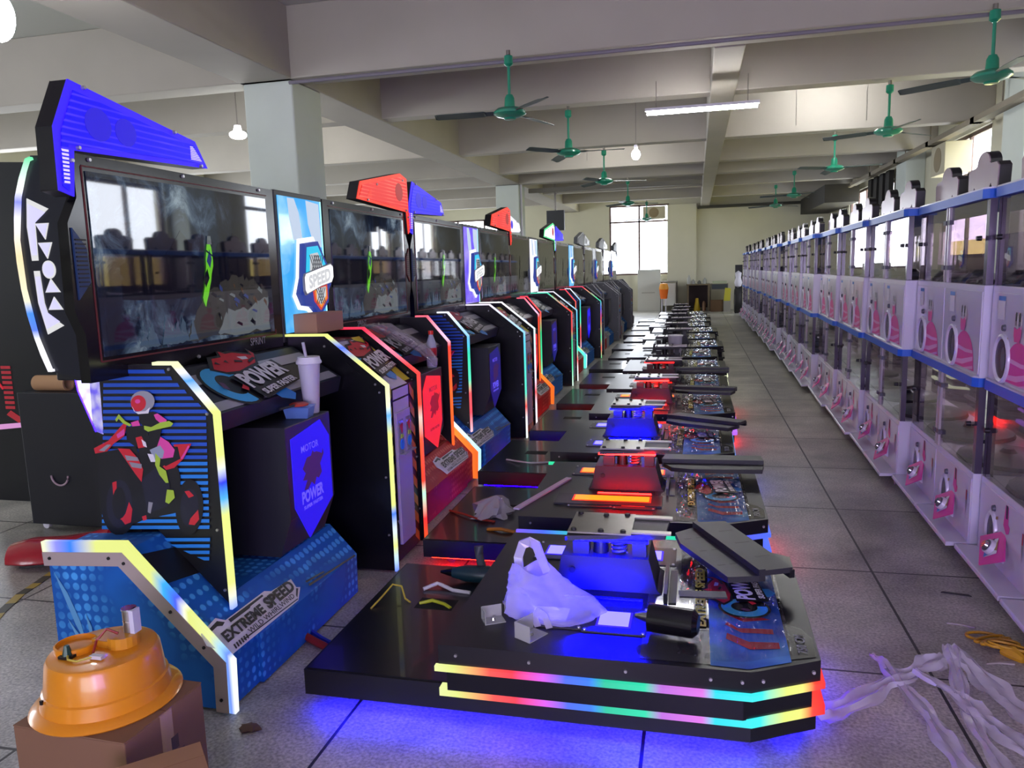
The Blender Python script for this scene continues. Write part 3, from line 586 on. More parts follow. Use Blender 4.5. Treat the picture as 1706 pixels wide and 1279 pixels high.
def coin_column():
    root = thing('coin_column', '', 'arcade machine', (-1.75, 3.66, 0), 'coin columns between the racing cabinets')
    prB = [(-2.03, 1.213), (-1.785, 1.21), (-1.478, .962), (-1.478, .012), (-2.03, .012)]
    for nm, y, led in (('near', 3.45, led_b), ('far', 3.89, led_c)):
        m = MB(); m.prism(prB, 'y', y, y+.022, M('panel_satin', '#0b0c10', .27, noise=(6, .3)))
        for x, z in ((-1.79, 1.16), (-1.53, .97), (-1.51, .93), (-1.5, .5), (-1.5, .2)): m.cyl((x, y, z), (x, y-.005, z), .006, .005, screw, 8)
        p = m.build('side_panel', root)
        m = MB(); m.bar([(-2.0, y+.011, 1.215), (-1.783, y+.011, 1.215), (-1.472, y+.011, .964), (-1.472, y+.011, .01)], .011, .03, led, (0, 1, 0)); m.build('edge_light', p)
    m = MB(); m.prism([(-2.03, 1.17), (-1.80, 1.17), (-1.50, .925), (-1.50, .015), (-2.03, .015)], 'y', 3.472, 3.89, black); core = m.build('core_box', root)
    # hazard artwork, front
    m = MB(); pw = M('pale_lilac_print', '#bcb4cc', .5)
    L = []
    for k in range(9):
        z = .04+k*.1
        L.append(([(.025, z), (.085, z+.05), (.085, z+.105), (.025, z+.055)], yelp)); L.append(([(.335, z+.03), (.395, z-.02), (.395, z+.035), (.335, z+.085)], orap))
    L.append(([(.1, .24), (.315, .24), (.315, .86), (.1, .86)], pw)); L.append(([(.08, .24), (.335, .24), (.208, .1)], pw)); L.append(([(.1, .87), (.315, .87), (.315, .92), (.1, .92)], pw))
    m.art((-1.499, 3.472, 0), YU, ZU, [(l[0], l[1]) for l in L], .0003)
    m.build('front_artwork', core)
    m = MB(); m.box(-1.499, -1.482, 3.585, 3.775, .10, .80, M('coin_door_lilac', '#a89cb8', .45)); d = m.build('coin_door', core, .003)
    for y in (3.63, 3.735):
        h = MB(); h.box(-1.482, -1.478, y-.03, y+.03, .58, .76, clear('hook_acrylic', '#e8ecf4', .15, .05, .25)); h.box(-1.478, -1.45, y-.03, y+.03, .58, .585, MATS['hook_acrylic']); h.prism([(y+.025*cos(q), .63+.028*sin(q)) for q in [2*pi*k/12 for k in range(12)]], 'x', -1.478, -1.474, bluep); h.prism([(y-.02, .73), (y+.015, .74), (y+.005, .69)], 'x', -1.478, -1.474, redp); h.prism([(y-.015, .665), (y+.02, .665), (y+.02, .68), (y-.01, .685)], 'x', -1.478, -1.474, limep)
        h.build('ticket_pocket', d)
    A = Vector((-1.80, 0, 1.17)); B = Vector((-1.50, 0, .925)); vd = (A-B).normalized(); nn = Vector((vd.z, 0, -vd.x))
    m = MB(); o = B+YU*3.472+nn*.0008
    m.art(o, YU, vd, [([(.0, .0), (.12, .0), (.22, .387), (.0, .387)], purp), ([(.02, .01), (.1, .01), (.06, .18), (.02, .2)], yelp), ([(.3, .02), (.4, .02), (.4, .3), (.34, .2)], yelp), ([(.09, .0), (.32, .0), (.3, .1), (.12, .1)], pw), ([(.04, .3), (.26, .26), (.3, .37), (.06, .38)], pw), ([(.3, .3), (.4, .34), (.4, .387), (.3, .387)], yelp)], .0006)
    power_logo(m, o+YU*.2+vd*.19+nn*.005, YU, vd, .34); m.build('logo_artwork', core)
    # light sign between the monitors
    m = MB(); m.box(-2.06, -2.0, 3.437, 3.925, 1.18, 1.93, black); sg = m.build('sign_case', root, .004)
    m = MB(); m.box(-2.0, -1.995, 3.46, 3.905, 1.225, 1.905, sign_blue); pn_ = m.build('sign_panel', sg)
    m = MB(); m.box(-1.995, -1.993, 3.893, 3.905, 1.225, 1.905, EM('sign_edge_glow', '#a0f0ff', 1.4))
    m.prism([(3.55, 1.9), (3.62, 1.9), (3.66, 1.83), (3.68, 1.7), (3.59, 1.69), (3.56, 1.8)], 'x', -1.995, -1.9945, EM('sign_streak_pale', '#d4e6ff', .8)); m.prism([(3.74, 1.9), (3.88, 1.89), (3.89, 1.66), (3.8, 1.67), (3.75, 1.78)], 'x', -1.995, -1.9945, MATS['sign_streak_pale'])
    m.build('sign_streaks', pn_)
    # badge: halo, shaped plate, grids, name bar
    c = 3.70; cz = 1.5
    hexa = [(-.07, .17), (.07, .185), (.15, .08), (.19, .05), (.19, -.04), (.16, -.07), (.15, -.13), (.05, -.2), (-.02, -.15), (-.1, -.14), (-.14, -.08), (-.1, .0)]
    sc = lambda pts, k: [(c+y*k, cz+z*k) for y, z in pts]
    m = MB(); m.prism(sc(hexa, 1.16), 'x', -1.995, -1.985, halo); m.prism(sc(hexa, 1.02), 'x', -1.985, -1.955, sgn_navy); bd = m.build('badge', pn_)
    m = MB(); up = [(-.055, .155), (.06, .165), (.135, .07), (.135, .0), (-.085, .0)]; dn = [(-.02, -.06), (.14, -.04), (.14, -.115), (.055, -.175), (-.01, -.125)]
    m.prism(sc(up, 1), 'x', -1.955, -1.951, sgn_cyan); m.prism(sc(dn, 1), 'x', -1.955, -1.951, sgn_red); m.prism(sc([(.005+(y-.06)*.82+.055, (z+.1)*.82-.1) for y, z in dn], 1), 'x', -1.951, -1.949, sgn_org)
    m.prism(sc([(-.03, .12), (.05, .13), (.1, .06), (.1, .0), (-.05, .0)], 1), 'x', -1.951, -1.949, sgn_gl); m.prism(sc([(.01, -.06), (.115, -.05), (.11, -.1), (.05, -.145), (.01, -.115)], 1), 'x', -1.949, -1.947, sgn_gl)
    for k in range(-5, 6):
        for s_ in (1, -1):
            y0 = .03+k*.022
            for za, zb, ya_, yb_ in ((.0, .115, -.05, .1), (-.14, -.055, .0, .11)):
                p0 = (y0-s_*.03, za); p1 = (y0+s_*.03, zb)
                if min(p0[0], p1[0]) > ya_-.01 and max(p0[0], p1[0]) < yb_+.01: m.bar([(-1.9465, c+p0[0], cz+p0[1]), (-1.9465, c+p1[0], cz+p1[1])], .005, .002, sgn_grid, (1, 0, 0))
    m.build('badge_plates', bd)
    m = MB(); bar_ = [(-.12, .02), (.17, .075), (.195, .06), (.195, .0), (.17, -.03), (.04, -.05), (-.12, -.09), (-.135, -.07), (-.135, .0)]
    m.prism(sc(bar_, 1), 'x', -1.947, -1.938, greyp); m.prism(sc([(y*.95+.002, z*.9) for y, z in bar_], 1), 'x', -1.938, -1.935, sgn_white)
    m.text('SPEED', (-1.934, c+.03, cz-.005), Vector((0, .98, .17)), ZU, .07, EM('sign_name_grey', '#d8dade', .9), .25)
    m.build('name_bar', bd)
    return root
cabL = cabinet('L'); cabR = cabinet('R'); col0 = coin_column()
PITCH = 3.12; twins = []
for k in range(6):
    t3 = []
    for p in (cabL, cabR, col0):
        o = p if k == 0 else copy_tree(p)
        o.location.y += 0 if k == 0 else PITCH*k
        if k >= 2: o.location.x -= .07
        t3.append(o)
    twins.append(t3)
def mk(name, z0, z1, stops, ax='Z', es=1.2): return LED(name, ax, z0, z1, stops, es)
cy_ = mk('led_cyan_white', .2, 1.2, [(0, '#f8f0ff'), (.25, '#ff5060'), (.4, '#ff5a60'), (.5, '#60ffc8'), (.7, '#30d8b0'), (.8, '#60c0ff'), (1, '#f0f4ff')])
wh = mk('led_white_red', 0, 1.2, [(0, '#fff4f8'), (.2, '#f8f0ff'), (.3, '#ff5050'), (.4, '#f8e8ff'), (.7, '#d8f8ff'), (1, '#ffffff')])
tw = mk('led_teal', 0, 1.2, [(0, '#f0fff8'), (.15, '#ffffff'), (.25, '#ff4a4a'), (.35, '#60e8c8'), (.6, '#50e0d8'), (.75, '#60d0ff'), (1, '#f4ecff')])
rg = mk('led_red_green', 0, 1.2, [(0, '#e8fff0'), (.2, '#60ffb0'), (.5, '#30d890'), (.62, '#ff5050'), (.85, '#ff4040'), (1, '#50e8c0')])
gr = mk('led_green_warm', .2, 1.2, [(0, '#f0f0a0'), (.3, '#40e0a0'), (.6, '#30c880'), (.8, '#ff5a50'), (1, '#ff4050')])
rb = mk('led_rainbow', 0, 1.2, [(0, '#40e8a0'), (.15, '#ff4a4a'), (.3, '#50ffb0'), (.55, '#ff5050'), (.7, '#6060ff'), (.85, '#40e8a0'), (1, '#ff4060')])
arw = EM('arch_white', '#f4fff8', 1.1); mq_white = EM('marquee_white', '#fbf8ff', 1.2); tv_off = M('screen_off', '#0a0b0d', .04, spec=.9); tvd = tv_mat('game_picture_dim', .18)
swap(twins[1][0], {'led_a': cy_, 'led_foot': mk('led_foot_pinkwhite', -.25, .51, [(0, '#ff60a0'), (.5, '#ff5040'), (.7, '#fff4e8'), (1, '#c0ffff')], 'X'), 'game_picture': tvd, 'poster_blue_light': EM('poster_blue_dim', '#1c10a0', .5)})
swap(twins[1][2], {'led_b': tw, 'led_c': wh, 'sign_cyan_light': sign_violet}); swap(twins[1][1], {'game_picture': tvd})
swap(twins[2][0], {'led_a': gr, 'marquee_blue': mq_white, 'marquee_edge_blue': EM('marquee_edge_white', '#f0f0ff', 1), 'marquee_glow_rib': mq_white, 'game_picture': tv_off, 'poster_blue_light': MATS['poster_blue_dim']})
swap(twins[2][1], {'marquee_red': mq_white, 'marquee_edge_red': EM('marquee_edge_green', '#50e890', 1), 'led_d': gr, 'game_picture': tv_off, 'led_foot_red': mk('led_foot_teal', -.25, .51, [(0, '#40e0c0'), (1, '#60ffe0')], 'X')}); swap(twins[2][2], {'led_b': rg, 'led_c': tw, 'sign_cyan_light': MATS['marquee_white']})
swap(twins[3][0], {'led_a': cy_, 'game_picture': tv_off, 'poster_blue_light': poster}); swap(twins[3][2], {'led_b': rb, 'led_c': grey_led})
off = {'marquee_red': grey_panel, 'marquee_edge_red': grey_led, 'marquee_logo_red': grey_panel, 'led_d': grey_led, 'led_foot_red': grey_led, 'led_foot': grey_led, 'game_picture': tv_off, 'led_a': grey_led, 'led_b': grey_led, 'led_c': grey_led,
       'marquee_blue': M('film_white', '#c8c8cc', .2), 'marquee_edge_blue': grey_led, 'marquee_logo_blue': grey_panel, 'marquee_glow_rib': grey_led, 'led_arch': grey_led, 'quilted_glow': grey_led, 'frosted_symbol': grey_led, 'symbol_rim': grey_led,
       'poster_blue_light': grey_panel, 'poster_red_light': grey_panel, 'sign_cyan_light': MATS['film_white'], 'sign_edge_glow': grey_led, 'sign_halo_white': grey_led, 'accent_spill_blue': grey_led, 'panel_satin': grey_panel, 'black_panel': M('film_black', '#5c5d60', .35, noise=(5, .1)), 'game_green': tv_off, 'game_snow': tv_off, 'game_ramp': tv_off, 'game_dark': tv_off, 'game_blue': tv_off, 'game_brown': tv_off, 'game_mist': tv_off,
       'poster_blue_letter': grey_panel, 'poster_red_letter': grey_panel, 'poster_dark_logo': grey_panel, 'sign_streak_pale': grey_led}
swap(twins[3][1], off)
for k in (4, 5):
    for o in twins[k]: swap(o, off)
dimg = {n: tv_off for n in ('game_green', 'game_snow', 'game_ramp', 'game_dark', 'game_blue', 'game_brown', 'game_mist')}
for k in (2, 3):
    swap(twins[k][0], dimg); swap(twins[k][1], dimg)
bl = ['nearest racing cabinet, blue lit, with rider artwork, curved symbol arch and blue marquee', 'second blue lit racing cabinet, behind the water bottle, with teal edged side panel', 'racing cabinet with a white glowing marquee, green and red edged striped side panel', 'racing cabinet with the small farthest lit blue marquee, fourth blue one of the row', 'unlit film-wrapped grey racing cabinet, first dark one past the lit machines', 'unlit film-wrapped grey racing cabinet, last of its row before the far window']
rd = ['red racing cabinet with red marquee and red lit poster beside the nearest coin column', 'red marquee racing cabinet beside the violet sign, second red one of the row', 'racing cabinet with a white box marquee and green edge, right of the second pillar', 'unlit black racing cabinet right after the last glowing coin column', 'unlit grey racing cabinet between the two farthest coin columns', 'unlit grey racing cabinet at the very end of the row by the white board']
cl = ['coin column with lime and red edge lights, yellow hazard print and cyan badge sign', 'coin column with white and teal edge lights under the violet badge sign', 'coin column with red and green edge lights, third of the row', 'coin column with rainbow edge light and bright blue lit inner side, last lit one', 'unlit grey coin column, nearer of the two film-wrapped ones', 'unlit grey coin column, farther of the two film-wrapped ones']
for k in range(6):
    twins[k][0]['label'] = bl[k]; twins[k][1]['label'] = rd[k]; twins[k][2]['label'] = cl[k]

# ------------------------------------------------------------------ motion platforms
RGB1 = [(0, '#e8f4a8'), (.06, LIME), (.16, '#ff5a50'), (.22, '#ff4050'), (.3, '#e060f0'), (.36, '#5070ff'), (.42, '#3f80ff'), (.46, '#30c8a0'), (.56, '#30e0b0'), (.6, '#c070e0'), (.7, '#e078e8'), (.73, '#30e0f0'), (.84, '#40f0f0'), (.86, '#a0f4c8'), (.9, '#e8f480'), (.94, '#f0f080'), (.97, '#ff4a3a'), (1, '#ff2a2a')]
rgb1 = LED('deck_rgb', 'X', -.42, .79, RGB1, 1.1)
def rgb(name, stops): return LED(name, 'X', -.42, .79, stops, 1.1)
rgbs = [rgb1, rgb('deck_rgb_violet', [(0, '#8060ff'), (.12, '#5070ff'), (.3, '#30e0a0'), (.42, '#2aa0a0'), (.5, '#6060ff'), (.58, '#30e0b0'), (.68, '#30e0b0'), (.72, '#ff5070'), (.82, '#ff4a70'), (.86, '#6060ff'), (1, '#5070ff')]),
        rgb('deck_rgb_green', [(0, '#30e0a0'), (.25, '#30d8a0'), (.4, '#ff4a40'), (.8, '#ff4048'), (.92, '#ff5060'), (1, '#50b0ff')]), rgb('deck_rgb_teal', [(0, '#ff4a50'), (.2, '#ff4040'), (.35, '#6070ff'), (.5, '#30d8a0'), (.8, '#40e0b0'), (.95, '#b060ff'), (1, '#c070ff')]),
        rgb('deck_rgb_pale', [(0, '#f0f8c8'), (.5, '#e8f4b0'), (1, '#f4f8d0')])]
plate_red = M('decal_red_bar', '#a81830', .5, spec=.2)
decal_blue = bpy.data.materials.new('deck_decal'); decal_blue.use_nodes = True
t = decal_blue.node_tree; bq = t.nodes['Principled BSDF']; tc = nd(t, 'ShaderNodeTexCoord'); nz = nd(t, 'ShaderNodeTexNoise'); nz.inputs['Scale'].default_value = 4; cr = nd(t, 'ShaderNodeValToRGB')
t.links.new(tc.outputs['Object'], nz.inputs['Vector']); t.links.new(nz.outputs['Fac'], cr.inputs[0]); ramp_set(cr, [(.35, '#163a9a'), (.5, '#2a68b8'), (.62, '#62a0d0')])
t.links.new(cr.outputs[0], bq.inputs['Base Color']); bq.inputs['Roughness'].default_value = .5; bq.inputs['Specular IOR Level'].default_value = .2
film = clear('protective_film', '#f2f2f4', .08, .05)
# crinkled film: ripples in the surface catch the lights
tf = film.node_tree; nz = nd(tf, 'ShaderNodeTexNoise'); nz.inputs['Scale'].default_value = 5; nz.inputs['Detail'].default_value = 1.5; bp = nd(tf, 'ShaderNodeBump'); bp.inputs['Strength'].default_value = 1.0; bp.inputs['Distance'].default_value = .10
tcf = nd(tf, 'ShaderNodeTexCoord'); mpf = nd(tf, 'ShaderNodeMapping'); mpf.inputs['Rotation'].default_value = (0, 0, R(35)); mpf.inputs['Scale'].default_value = (4, .9, 1); tf.links.new(tcf.outputs['Object'], mpf.inputs[0]); tf.links.new(mpf.outputs[0], nz.inputs['Vector']); tf.links.new(nz.outputs['Fac'], bp.inputs['Height'])
for n in tf.nodes:
    if n.type == 'BSDF_GLOSSY': tf.links.new(bp.outputs[0], n.inputs['Normal'])
blueglow = EM('blue_window_light', '#3c38ff', 10); bluered = EM('amber_window_light', '#ff9a18', 1.4); uglow = EM('underglow_blue', '#0700ff', 70); uglowr = EM('underglow_red', '#ff1808', 40)
redrim = EM('red_window_rim', '#ff2a08', 1.2); bluerim = EM('blue_window_rim', '#3a20ff', 1.0)
boxglow = EM('box_strip_blue', '#0000ff', 420); boxglowr = EM('box_strip_red', '#ff0806', 90)
base_blk = M('base_board_black', '#14151c', .3, noise=(9, .5), coat=.2)
deck_blk = M('deck_black', '#15141a', .32, noise=(4, .2))
boxpaint = M('mechanism_box_grey', '#2a2a32', .5)
DECK = [(-.80, 2.175), (.165, 2.175), (.372, 2.285), (.378, 3.13), (.15, 3.26), (-.80, 3.25)]
def inset(P, d):
    cx = sum(p[0] for p in P)/len(P); cy = sum(p[1] for p in P)/len(P)
    return [(x+(d if x < cx else -d), y+(d if y < cy else -d)) for x, y in P]
def platform():
    root = thing('motion_platform', '', 'motion platform', (-.4, 2.72, 0), 'motion platforms in the row')
    BASE = [(-1.32, 2.235), (.17, 2.235), (.372, 2.345), (.378, 3.1), (.15, 3.22), (-1.32, 3.22)]
    m = MB(); m.prism(BASE, 'z', .062, .152, black, black); bs = m.build('base', root, .004)
    m = MB(); hole = [(-1.11, 2.76), (-.95, 2.76), (-.95, 2.86), (-1.11, 2.86)]
    m.prism([(-1.31, 2.245), (-.79, 2.245), (-.79, 3.21), (-1.31, 3.21)], 'z', .152, .1555, base_blk); m.prism(hole, 'z', .1555, .1562, M('hole_dark', '#050403', .9))
    m.build('base_board', bs)
    for x, y in ((-1.2, 2.34), (.1, 2.34), (-1.2, 3.1), (.1, 3.1), (-.55, 2.34)):
        m = MB(); m.cyl((x, y-.012, .024), (x, y+.012, .024), .024, .024, M('caster_rubber', '#55555a', .5), 12); m.box(x-.015, x+.015, y-.02, y+.02, .045, .064, steel); m.build('caster', bs)
    # underside strip light
    for x0, x1, y in ((-1.28, .16, 2.25), (-1.28, .14, 3.19), (.27, .33, 2.45)):
        m = MB(); m.box(x0, x1, y, y+(.015 if x0 < 0 else .5), .054, .0605, uglow); m.build('underglow_strip', bs)
    m = MB(); m.prism(inset(DECK, .02), 'z', .1555, .253, M('skirt_black', '#0e0f18', .25)); m.build('skirt', root)
    m = MB(); m.prism(DECK, 'z', .257, .322, deck_blk)
    for x in (-.74, -.5, -.2, .05): m.cyl((x, 2.175, .29), (x, 2.17, .29), .006, .005, screw, 8)
    for p in ((.14, 2.175), (.2, 2.192), (.35, 2.27)): m.cyl((p[0], p[1], .29), (p[0], p[1]-.006, .29), .006, .005, screw, 8)
    dk = m.build('deck', root, .004)
    m = MB(); pth = [(-.81, 2.172, .2455), (.166, 2.172, .2455), (.376, 2.284, .2455), (.382, 3.13, .2455)]
    m.bar(pth, .018, .018, rgb1, (0, 0, 1)); m.build('upper_strip', root)
    m = MB(); m.bar([(x, y+.045 if y < 2.3 else y, (.144)) for x, y, z in pth], .034, .028, rgb1, (0, 0, 1)); m.build('lower_strip', root)
    # decal end
    z = .323
    m = MB(); o = (0, 0, z)
    L = [([(-.16, 2.2), (.05, 2.2), (.05, 3.235), (-.16, 3.235)], M('decal_dark_plate', '#38383c', .25, coat=.4)), ([(.05, 2.195), (.16, 2.19), (.285, 2.255), (.285, 3.16), (.15, 3.23), (.05, 3.235)], decal_blue),
         ([(.285, 2.27), (.36, 2.3), (.365, 2.42), (.34, 2.48), (.285, 2.52)], M('decal_black', '#101014', .2)), ([(.285, 2.52), (.30, 2.52), (.30, 3.1), (.285, 3.15)], MATS['decal_black']),
         ([(-.0, 2.42), (.046, 2.42), (.046, 2.95), (-.0, 2.95)], MATS['decal_black'])]
    for s_ in (1, -1):
        y = lambda v: 2.71+s_*(v-2.71)
        L += [([(.095, y(2.56)), (.16, y(2.5)), (.25, y(2.53)), (.16, y(2.565))], plate_red), ([(.11, y(2.49)), (.14, y(2.45)), (.25, y(2.46)), (.25, y(2.425)), (.15, y(2.42)), (.1, y(2.47))], plate_red), ([(.1, y(2.37)), (.17, y(2.31)), (.26, y(2.33)), (.26, y(2.37)), (.17, y(2.36)), (.105, y(2.41))], plate_red)]
    m.art(o, XU, YU, L, .0003)
    m.text('EXTREME SPEED', (.023, 2.685, z+.006), YU, -XU, .036, yelp, .5)
    power_logo(m, (.17, 2.7, z+.005), YU, -XU, .26)
    m.text('750 CM', (.325, 2.37, z+.004), YU, -XU, .03, greyp, .12)
    m.build('end_decal', dk)
    # crinkled film on the decal
    nx, ny = 14, 40; v = []; f = []
    for j in range(ny+1):
        for i in range(nx+1):
            x = -.05+.345*i/nx; yy = 2.22+.98*j/ny
            if x > .16: yy = max(yy, 2.22+(x-.16)*.5) if yy < 2.7 else min(yy, 3.2-(x-.16)*.5)
            v.append((x, yy, .331+.005*sin(11*x+7*yy)+.004*sin(23*yy-31*x)+.003*random.random()))
    for j in range(ny):
        for i in range(nx): f.append((j*(nx+1)+i, j*(nx+1)+i+1, (j+1)*(nx+1)+i+1, (j+1)*(nx+1)+i))
    m = MB(); m.add(v, f, film, True); m.build('protective_film', dk)
    # centre mechanism: box with strip light, spring, stacked plates
    m = MB(); m.prism([(-.52, .323), (-.11, .323), (-.13, .335), (-.16, .452), (-.48, .452), (-.5, .335)], 'y', 2.675, 2.90, boxpaint); m.cyl((-.44, 2.675, .40), (-.44, 2.667, .40), .012, .012, black, 12); mb = m.build('mechanism_box', root, .003)
    m = MB(); m.box(-.46, -.16, 2.652, 2.66, .520, .529, boxglow); m.build('box_light_strip', mb)
    m = MB(); m.box(-.46, -.18, 2.60, 2.608, .3235, .328, boxglow); m.build('foot_light_strip', mb)
    m = MB(); m.tube([(-.27+.028*cos(q), 2.73+.028*sin(q), .455+.075*q/(2*pi*5)) for q in [2*pi*5*k/80 for k in range(81)]], .005, steel, 6); m.build('coil_spring', mb)
    m = MB(); m.cyl((-.34, 2.74, .452), (-.34, 2.74, .53), .03, .022, black, 14); m.build('pivot', mb)
    for a_ in ((-.44, -.38, 2.7, 2.76, .452, .5), (-.22, -.17, 2.7, 2.8, .452, .529)):
        m = MB(); m.box(*a_, dgrey); m.build('support_block', mb)
    m = MB(); m.prism([(-.45, 2.62), (-.1, 2.68), (-.09, 2.9), (-.46, 2.9)], 'z', .53, .548, dgrey); tp = m.build('seat_plate', mb, .002)
    m = MB(); m.box(-.45, -.22, 2.64, 2.87, .552, .558, steel)
    for x, y in ((-.43, 2.66), (-.33, 2.66), (-.25, 2.66), (-.43, 2.85), (-.33, 2.84), (-.25, 2.85)): m.cyl((x, y, .558), (x, y, .566), .011, .009, black, 8)
    m.box(-.22, -.08, 2.66, 2.69, .552, .558, steel); m.box(-.22, -.08, 2.83, 2.86, .552, .558, steel)
    m.build('mounting_bracket', tp)
    # deck plates, lit windows, frame
    for nm, x0, x1, y0, y1, em, rim in (('front', -.31, -.21, 2.39, 2.49, blueglow, bluerim), ('left', -.54, -.42, 2.40, 2.49, blueglow, bluerim), ('rear_left', -.60, -.53, 3.0, 3.09, blueglow, bluerim), ('rear', -.205, -.13, 3.0, 3.09, blueglow, bluerim)):
        m = MB(); m.box(x0-.05, x1+.06, y0-.05, y1+.05, .322, .327, dgrey)
        for x in (x0-.04, x1+.05):
            for y in (y0-.04, y1+.04): m.cyl((x, y, .327), (x, y, .331), .006, .005, screw, 8)
        p = m.build('window_plate', dk, .001)
        m = MB(); m.box(x0-.008, x1+.008, y0-.008, y1+.008, .327, .3285, rim); m.box(x0, x1, y0, y1, .3285, .331, em); m.build('lit_window', p)
    for a_ in ((-.105, -.092, 2.6, 2.9, .322, .36), (-.088, -.06, 2.6, 2.9, .322, .328)):
        m = MB(); m.box(*a_, dgrey); m.build('deck_rail', dk)
    return root
plat0 = platform(); plats = [plat0]
jit = [0, -.04, -.12, -.06, -.05, -.02, -.08, .03, -.05, .02, -.1, -.06, -.03, -.09]
PY = [0, 1.31, 2.63, 4.0, 5.3, 6.65, 8.0, 9.3, 10.6, 11.95, 13.3, 14.6, 15.95, 17.3]
for k in range(1, 14):
    o = copy_tree(plat0); o.location.y += PY[k]; o.location.x += jit[k]; o.rotation_euler.z = R([0, .6, -.4, .8, -.5, .3, -.8, .5][k % 8]); plats.append(o)
redset = {'underglow_blue': uglowr, 'blue_window_light': bluered, 'blue_window_rim': redrim, 'box_strip_blue': boxglowr}
swap(plats[1], {**redset, 'deck_rgb': rgbs[1]}); swap(plats[2], {'deck_rgb': rgbs[2]}); swap(plats[3], {**redset, 'deck_rgb': rgbs[3]})
swap(plats[4], {**redset, 'deck_rgb': grey_led, 'box_strip_blue': EM('box_strip_dim_red', '#ff0806', 14), 'blue_window_light': dgrey, 'blue_window_rim': dgrey}); swap(plats[5], {'underglow_blue': black, 'blue_window_light': grey_led, 'blue_window_rim': dgrey, 'box_strip_blue': black, 'deck_rgb': rgbs[4]})
offp = {'underglow_blue': black, 'blue_window_light': grey_led, 'blue_window_rim': dgrey, 'box_strip_blue': black, 'deck_rgb': M('unlit_deck_strip', '#25262a', .3)}
for k in range(6, 14): swap(plats[k], offp)
pl = ['nearest motion platform, with blue underglow and two rainbow light strips', 'motion platform with a wide amber lit window, second from the camera', 'motion platform with blue lit box and green to red edge strip, third in line', 'motion platform with red lit box and teal to violet edge strip, fourth in line', 'motion platform with dim red lit box and unlit edge strip, fifth in line', 'motion platform with a pale yellow edge strip and a tall white cup standing on it',
      'unlit motion platform directly behind the one with the tall white cup'] + ['unlit black motion platform, %s counted from the camera' % ORD[k] for k in range(7, 13)] + ['last unlit motion platform of the row, nearest the far wall']
for o, l in zip(plats, pl): o['label'] = l
# wide amber window only on the second platform
m = MB(); m.box(-.66, -.12, 2.385, 2.56, .3225, .3315, dgrey); wp = m.build('window_plate', plat0); wp.parent = plats[1]
m = MB(); m.box(-.575, -.175, 2.435, 2.535, .3315, .333, redrim); m.box(-.565, -.185, 2.445, 2.525, .333, .3355, bluered); q = m.build('lit_window', plat0); q.parent = wp
# loose footrest trays lying on the decks
def tray(loc, rz, tilt, label, mat=dgrey):
    m = MB()
    m.prism([(-.13, -.26), (-.02, -.28), (-.02, .26), (-.12, .22), (-.15, .1)], 'z', .0, .022, mat); m.box(-.02, .005, -.28, .27, 0, .045, mat); m.prism([(.005, -.28), (.11, -.28), (.12, .25), (.005, .27)], 'z', .02, .04, mat)
    m.box(.1, .12, -.28, .25, 0, .03, black)
    for x in (-.1, -.05, .05, .08):
        for y in (-.15, 0, .14): m.box(x-.015, x+.015, y-.004, y+.004, .0221 if x < 0 else .0401, .0226 if x < 0 else .0406, black)
    o = m.build('footrest_tray', None, .002); o.location = loc; o.rotation_euler = (R(tilt), 0, R(rz))
    return tag(o, label, 'footrest', 'loose footrest trays')
tray((.125, 2.97, .382), 25, 0, 'grey slotted footrest tray on the film-covered end of the nearest platform')
tray((.09, 4.3, .385), 92, 0, 'black footrest tray lying along the amber window platform', black)
tray((.05, 5.5, .385), 62, 0, 'grey slotted footrest tray on the blue lit third platform')
tray((.07, 6.95, .385), 80, 0, 'black footrest tray on the fourth platform with the red lit box', black)
tray((.07, 8.3, .385), 95, 0, 'dark footrest tray on the fifth platform, the one with unlit edge', dgrey)

# ------------------------------------------------------------------ capsule machines
gw = M('capsule_body_white', '#c9c6d6', .3, noise=(3, .04), coat=.3); gw2 = M('capsule_panel_white', '#c4c0d2', .3, coat=.3); railb = M('rail_blue', '#1f5fc8', .4)
pink = M('dome_pink', '#d83c96', .4); pinkl = M('dome_pale_band', '#dfa0cc', .4); acr = clear('smoky_acrylic', '#bcaeba', .40, .015, .03); acrp = M('post_smoky', '#4a4254', .15, alpha=.9)
seam = M('seam_dark', '#4a4a58', .5); hole_ = M('chute_dark', '#3a3644', .25); capsd = M('capsule_tray_dark', '#2b2a30', .35, noise=(30, .6))
crownf = M('crown_mirror_pink', '#a08c94', .25, .2, noise=(2.5, .12)); stick = M('sticker_blue', '#4a7fc8', .5); stickw = M('sticker_white', '#d8d8e0', .5); gold = M('sticker_gold', '#a08a50', .5)
GW = 1.31
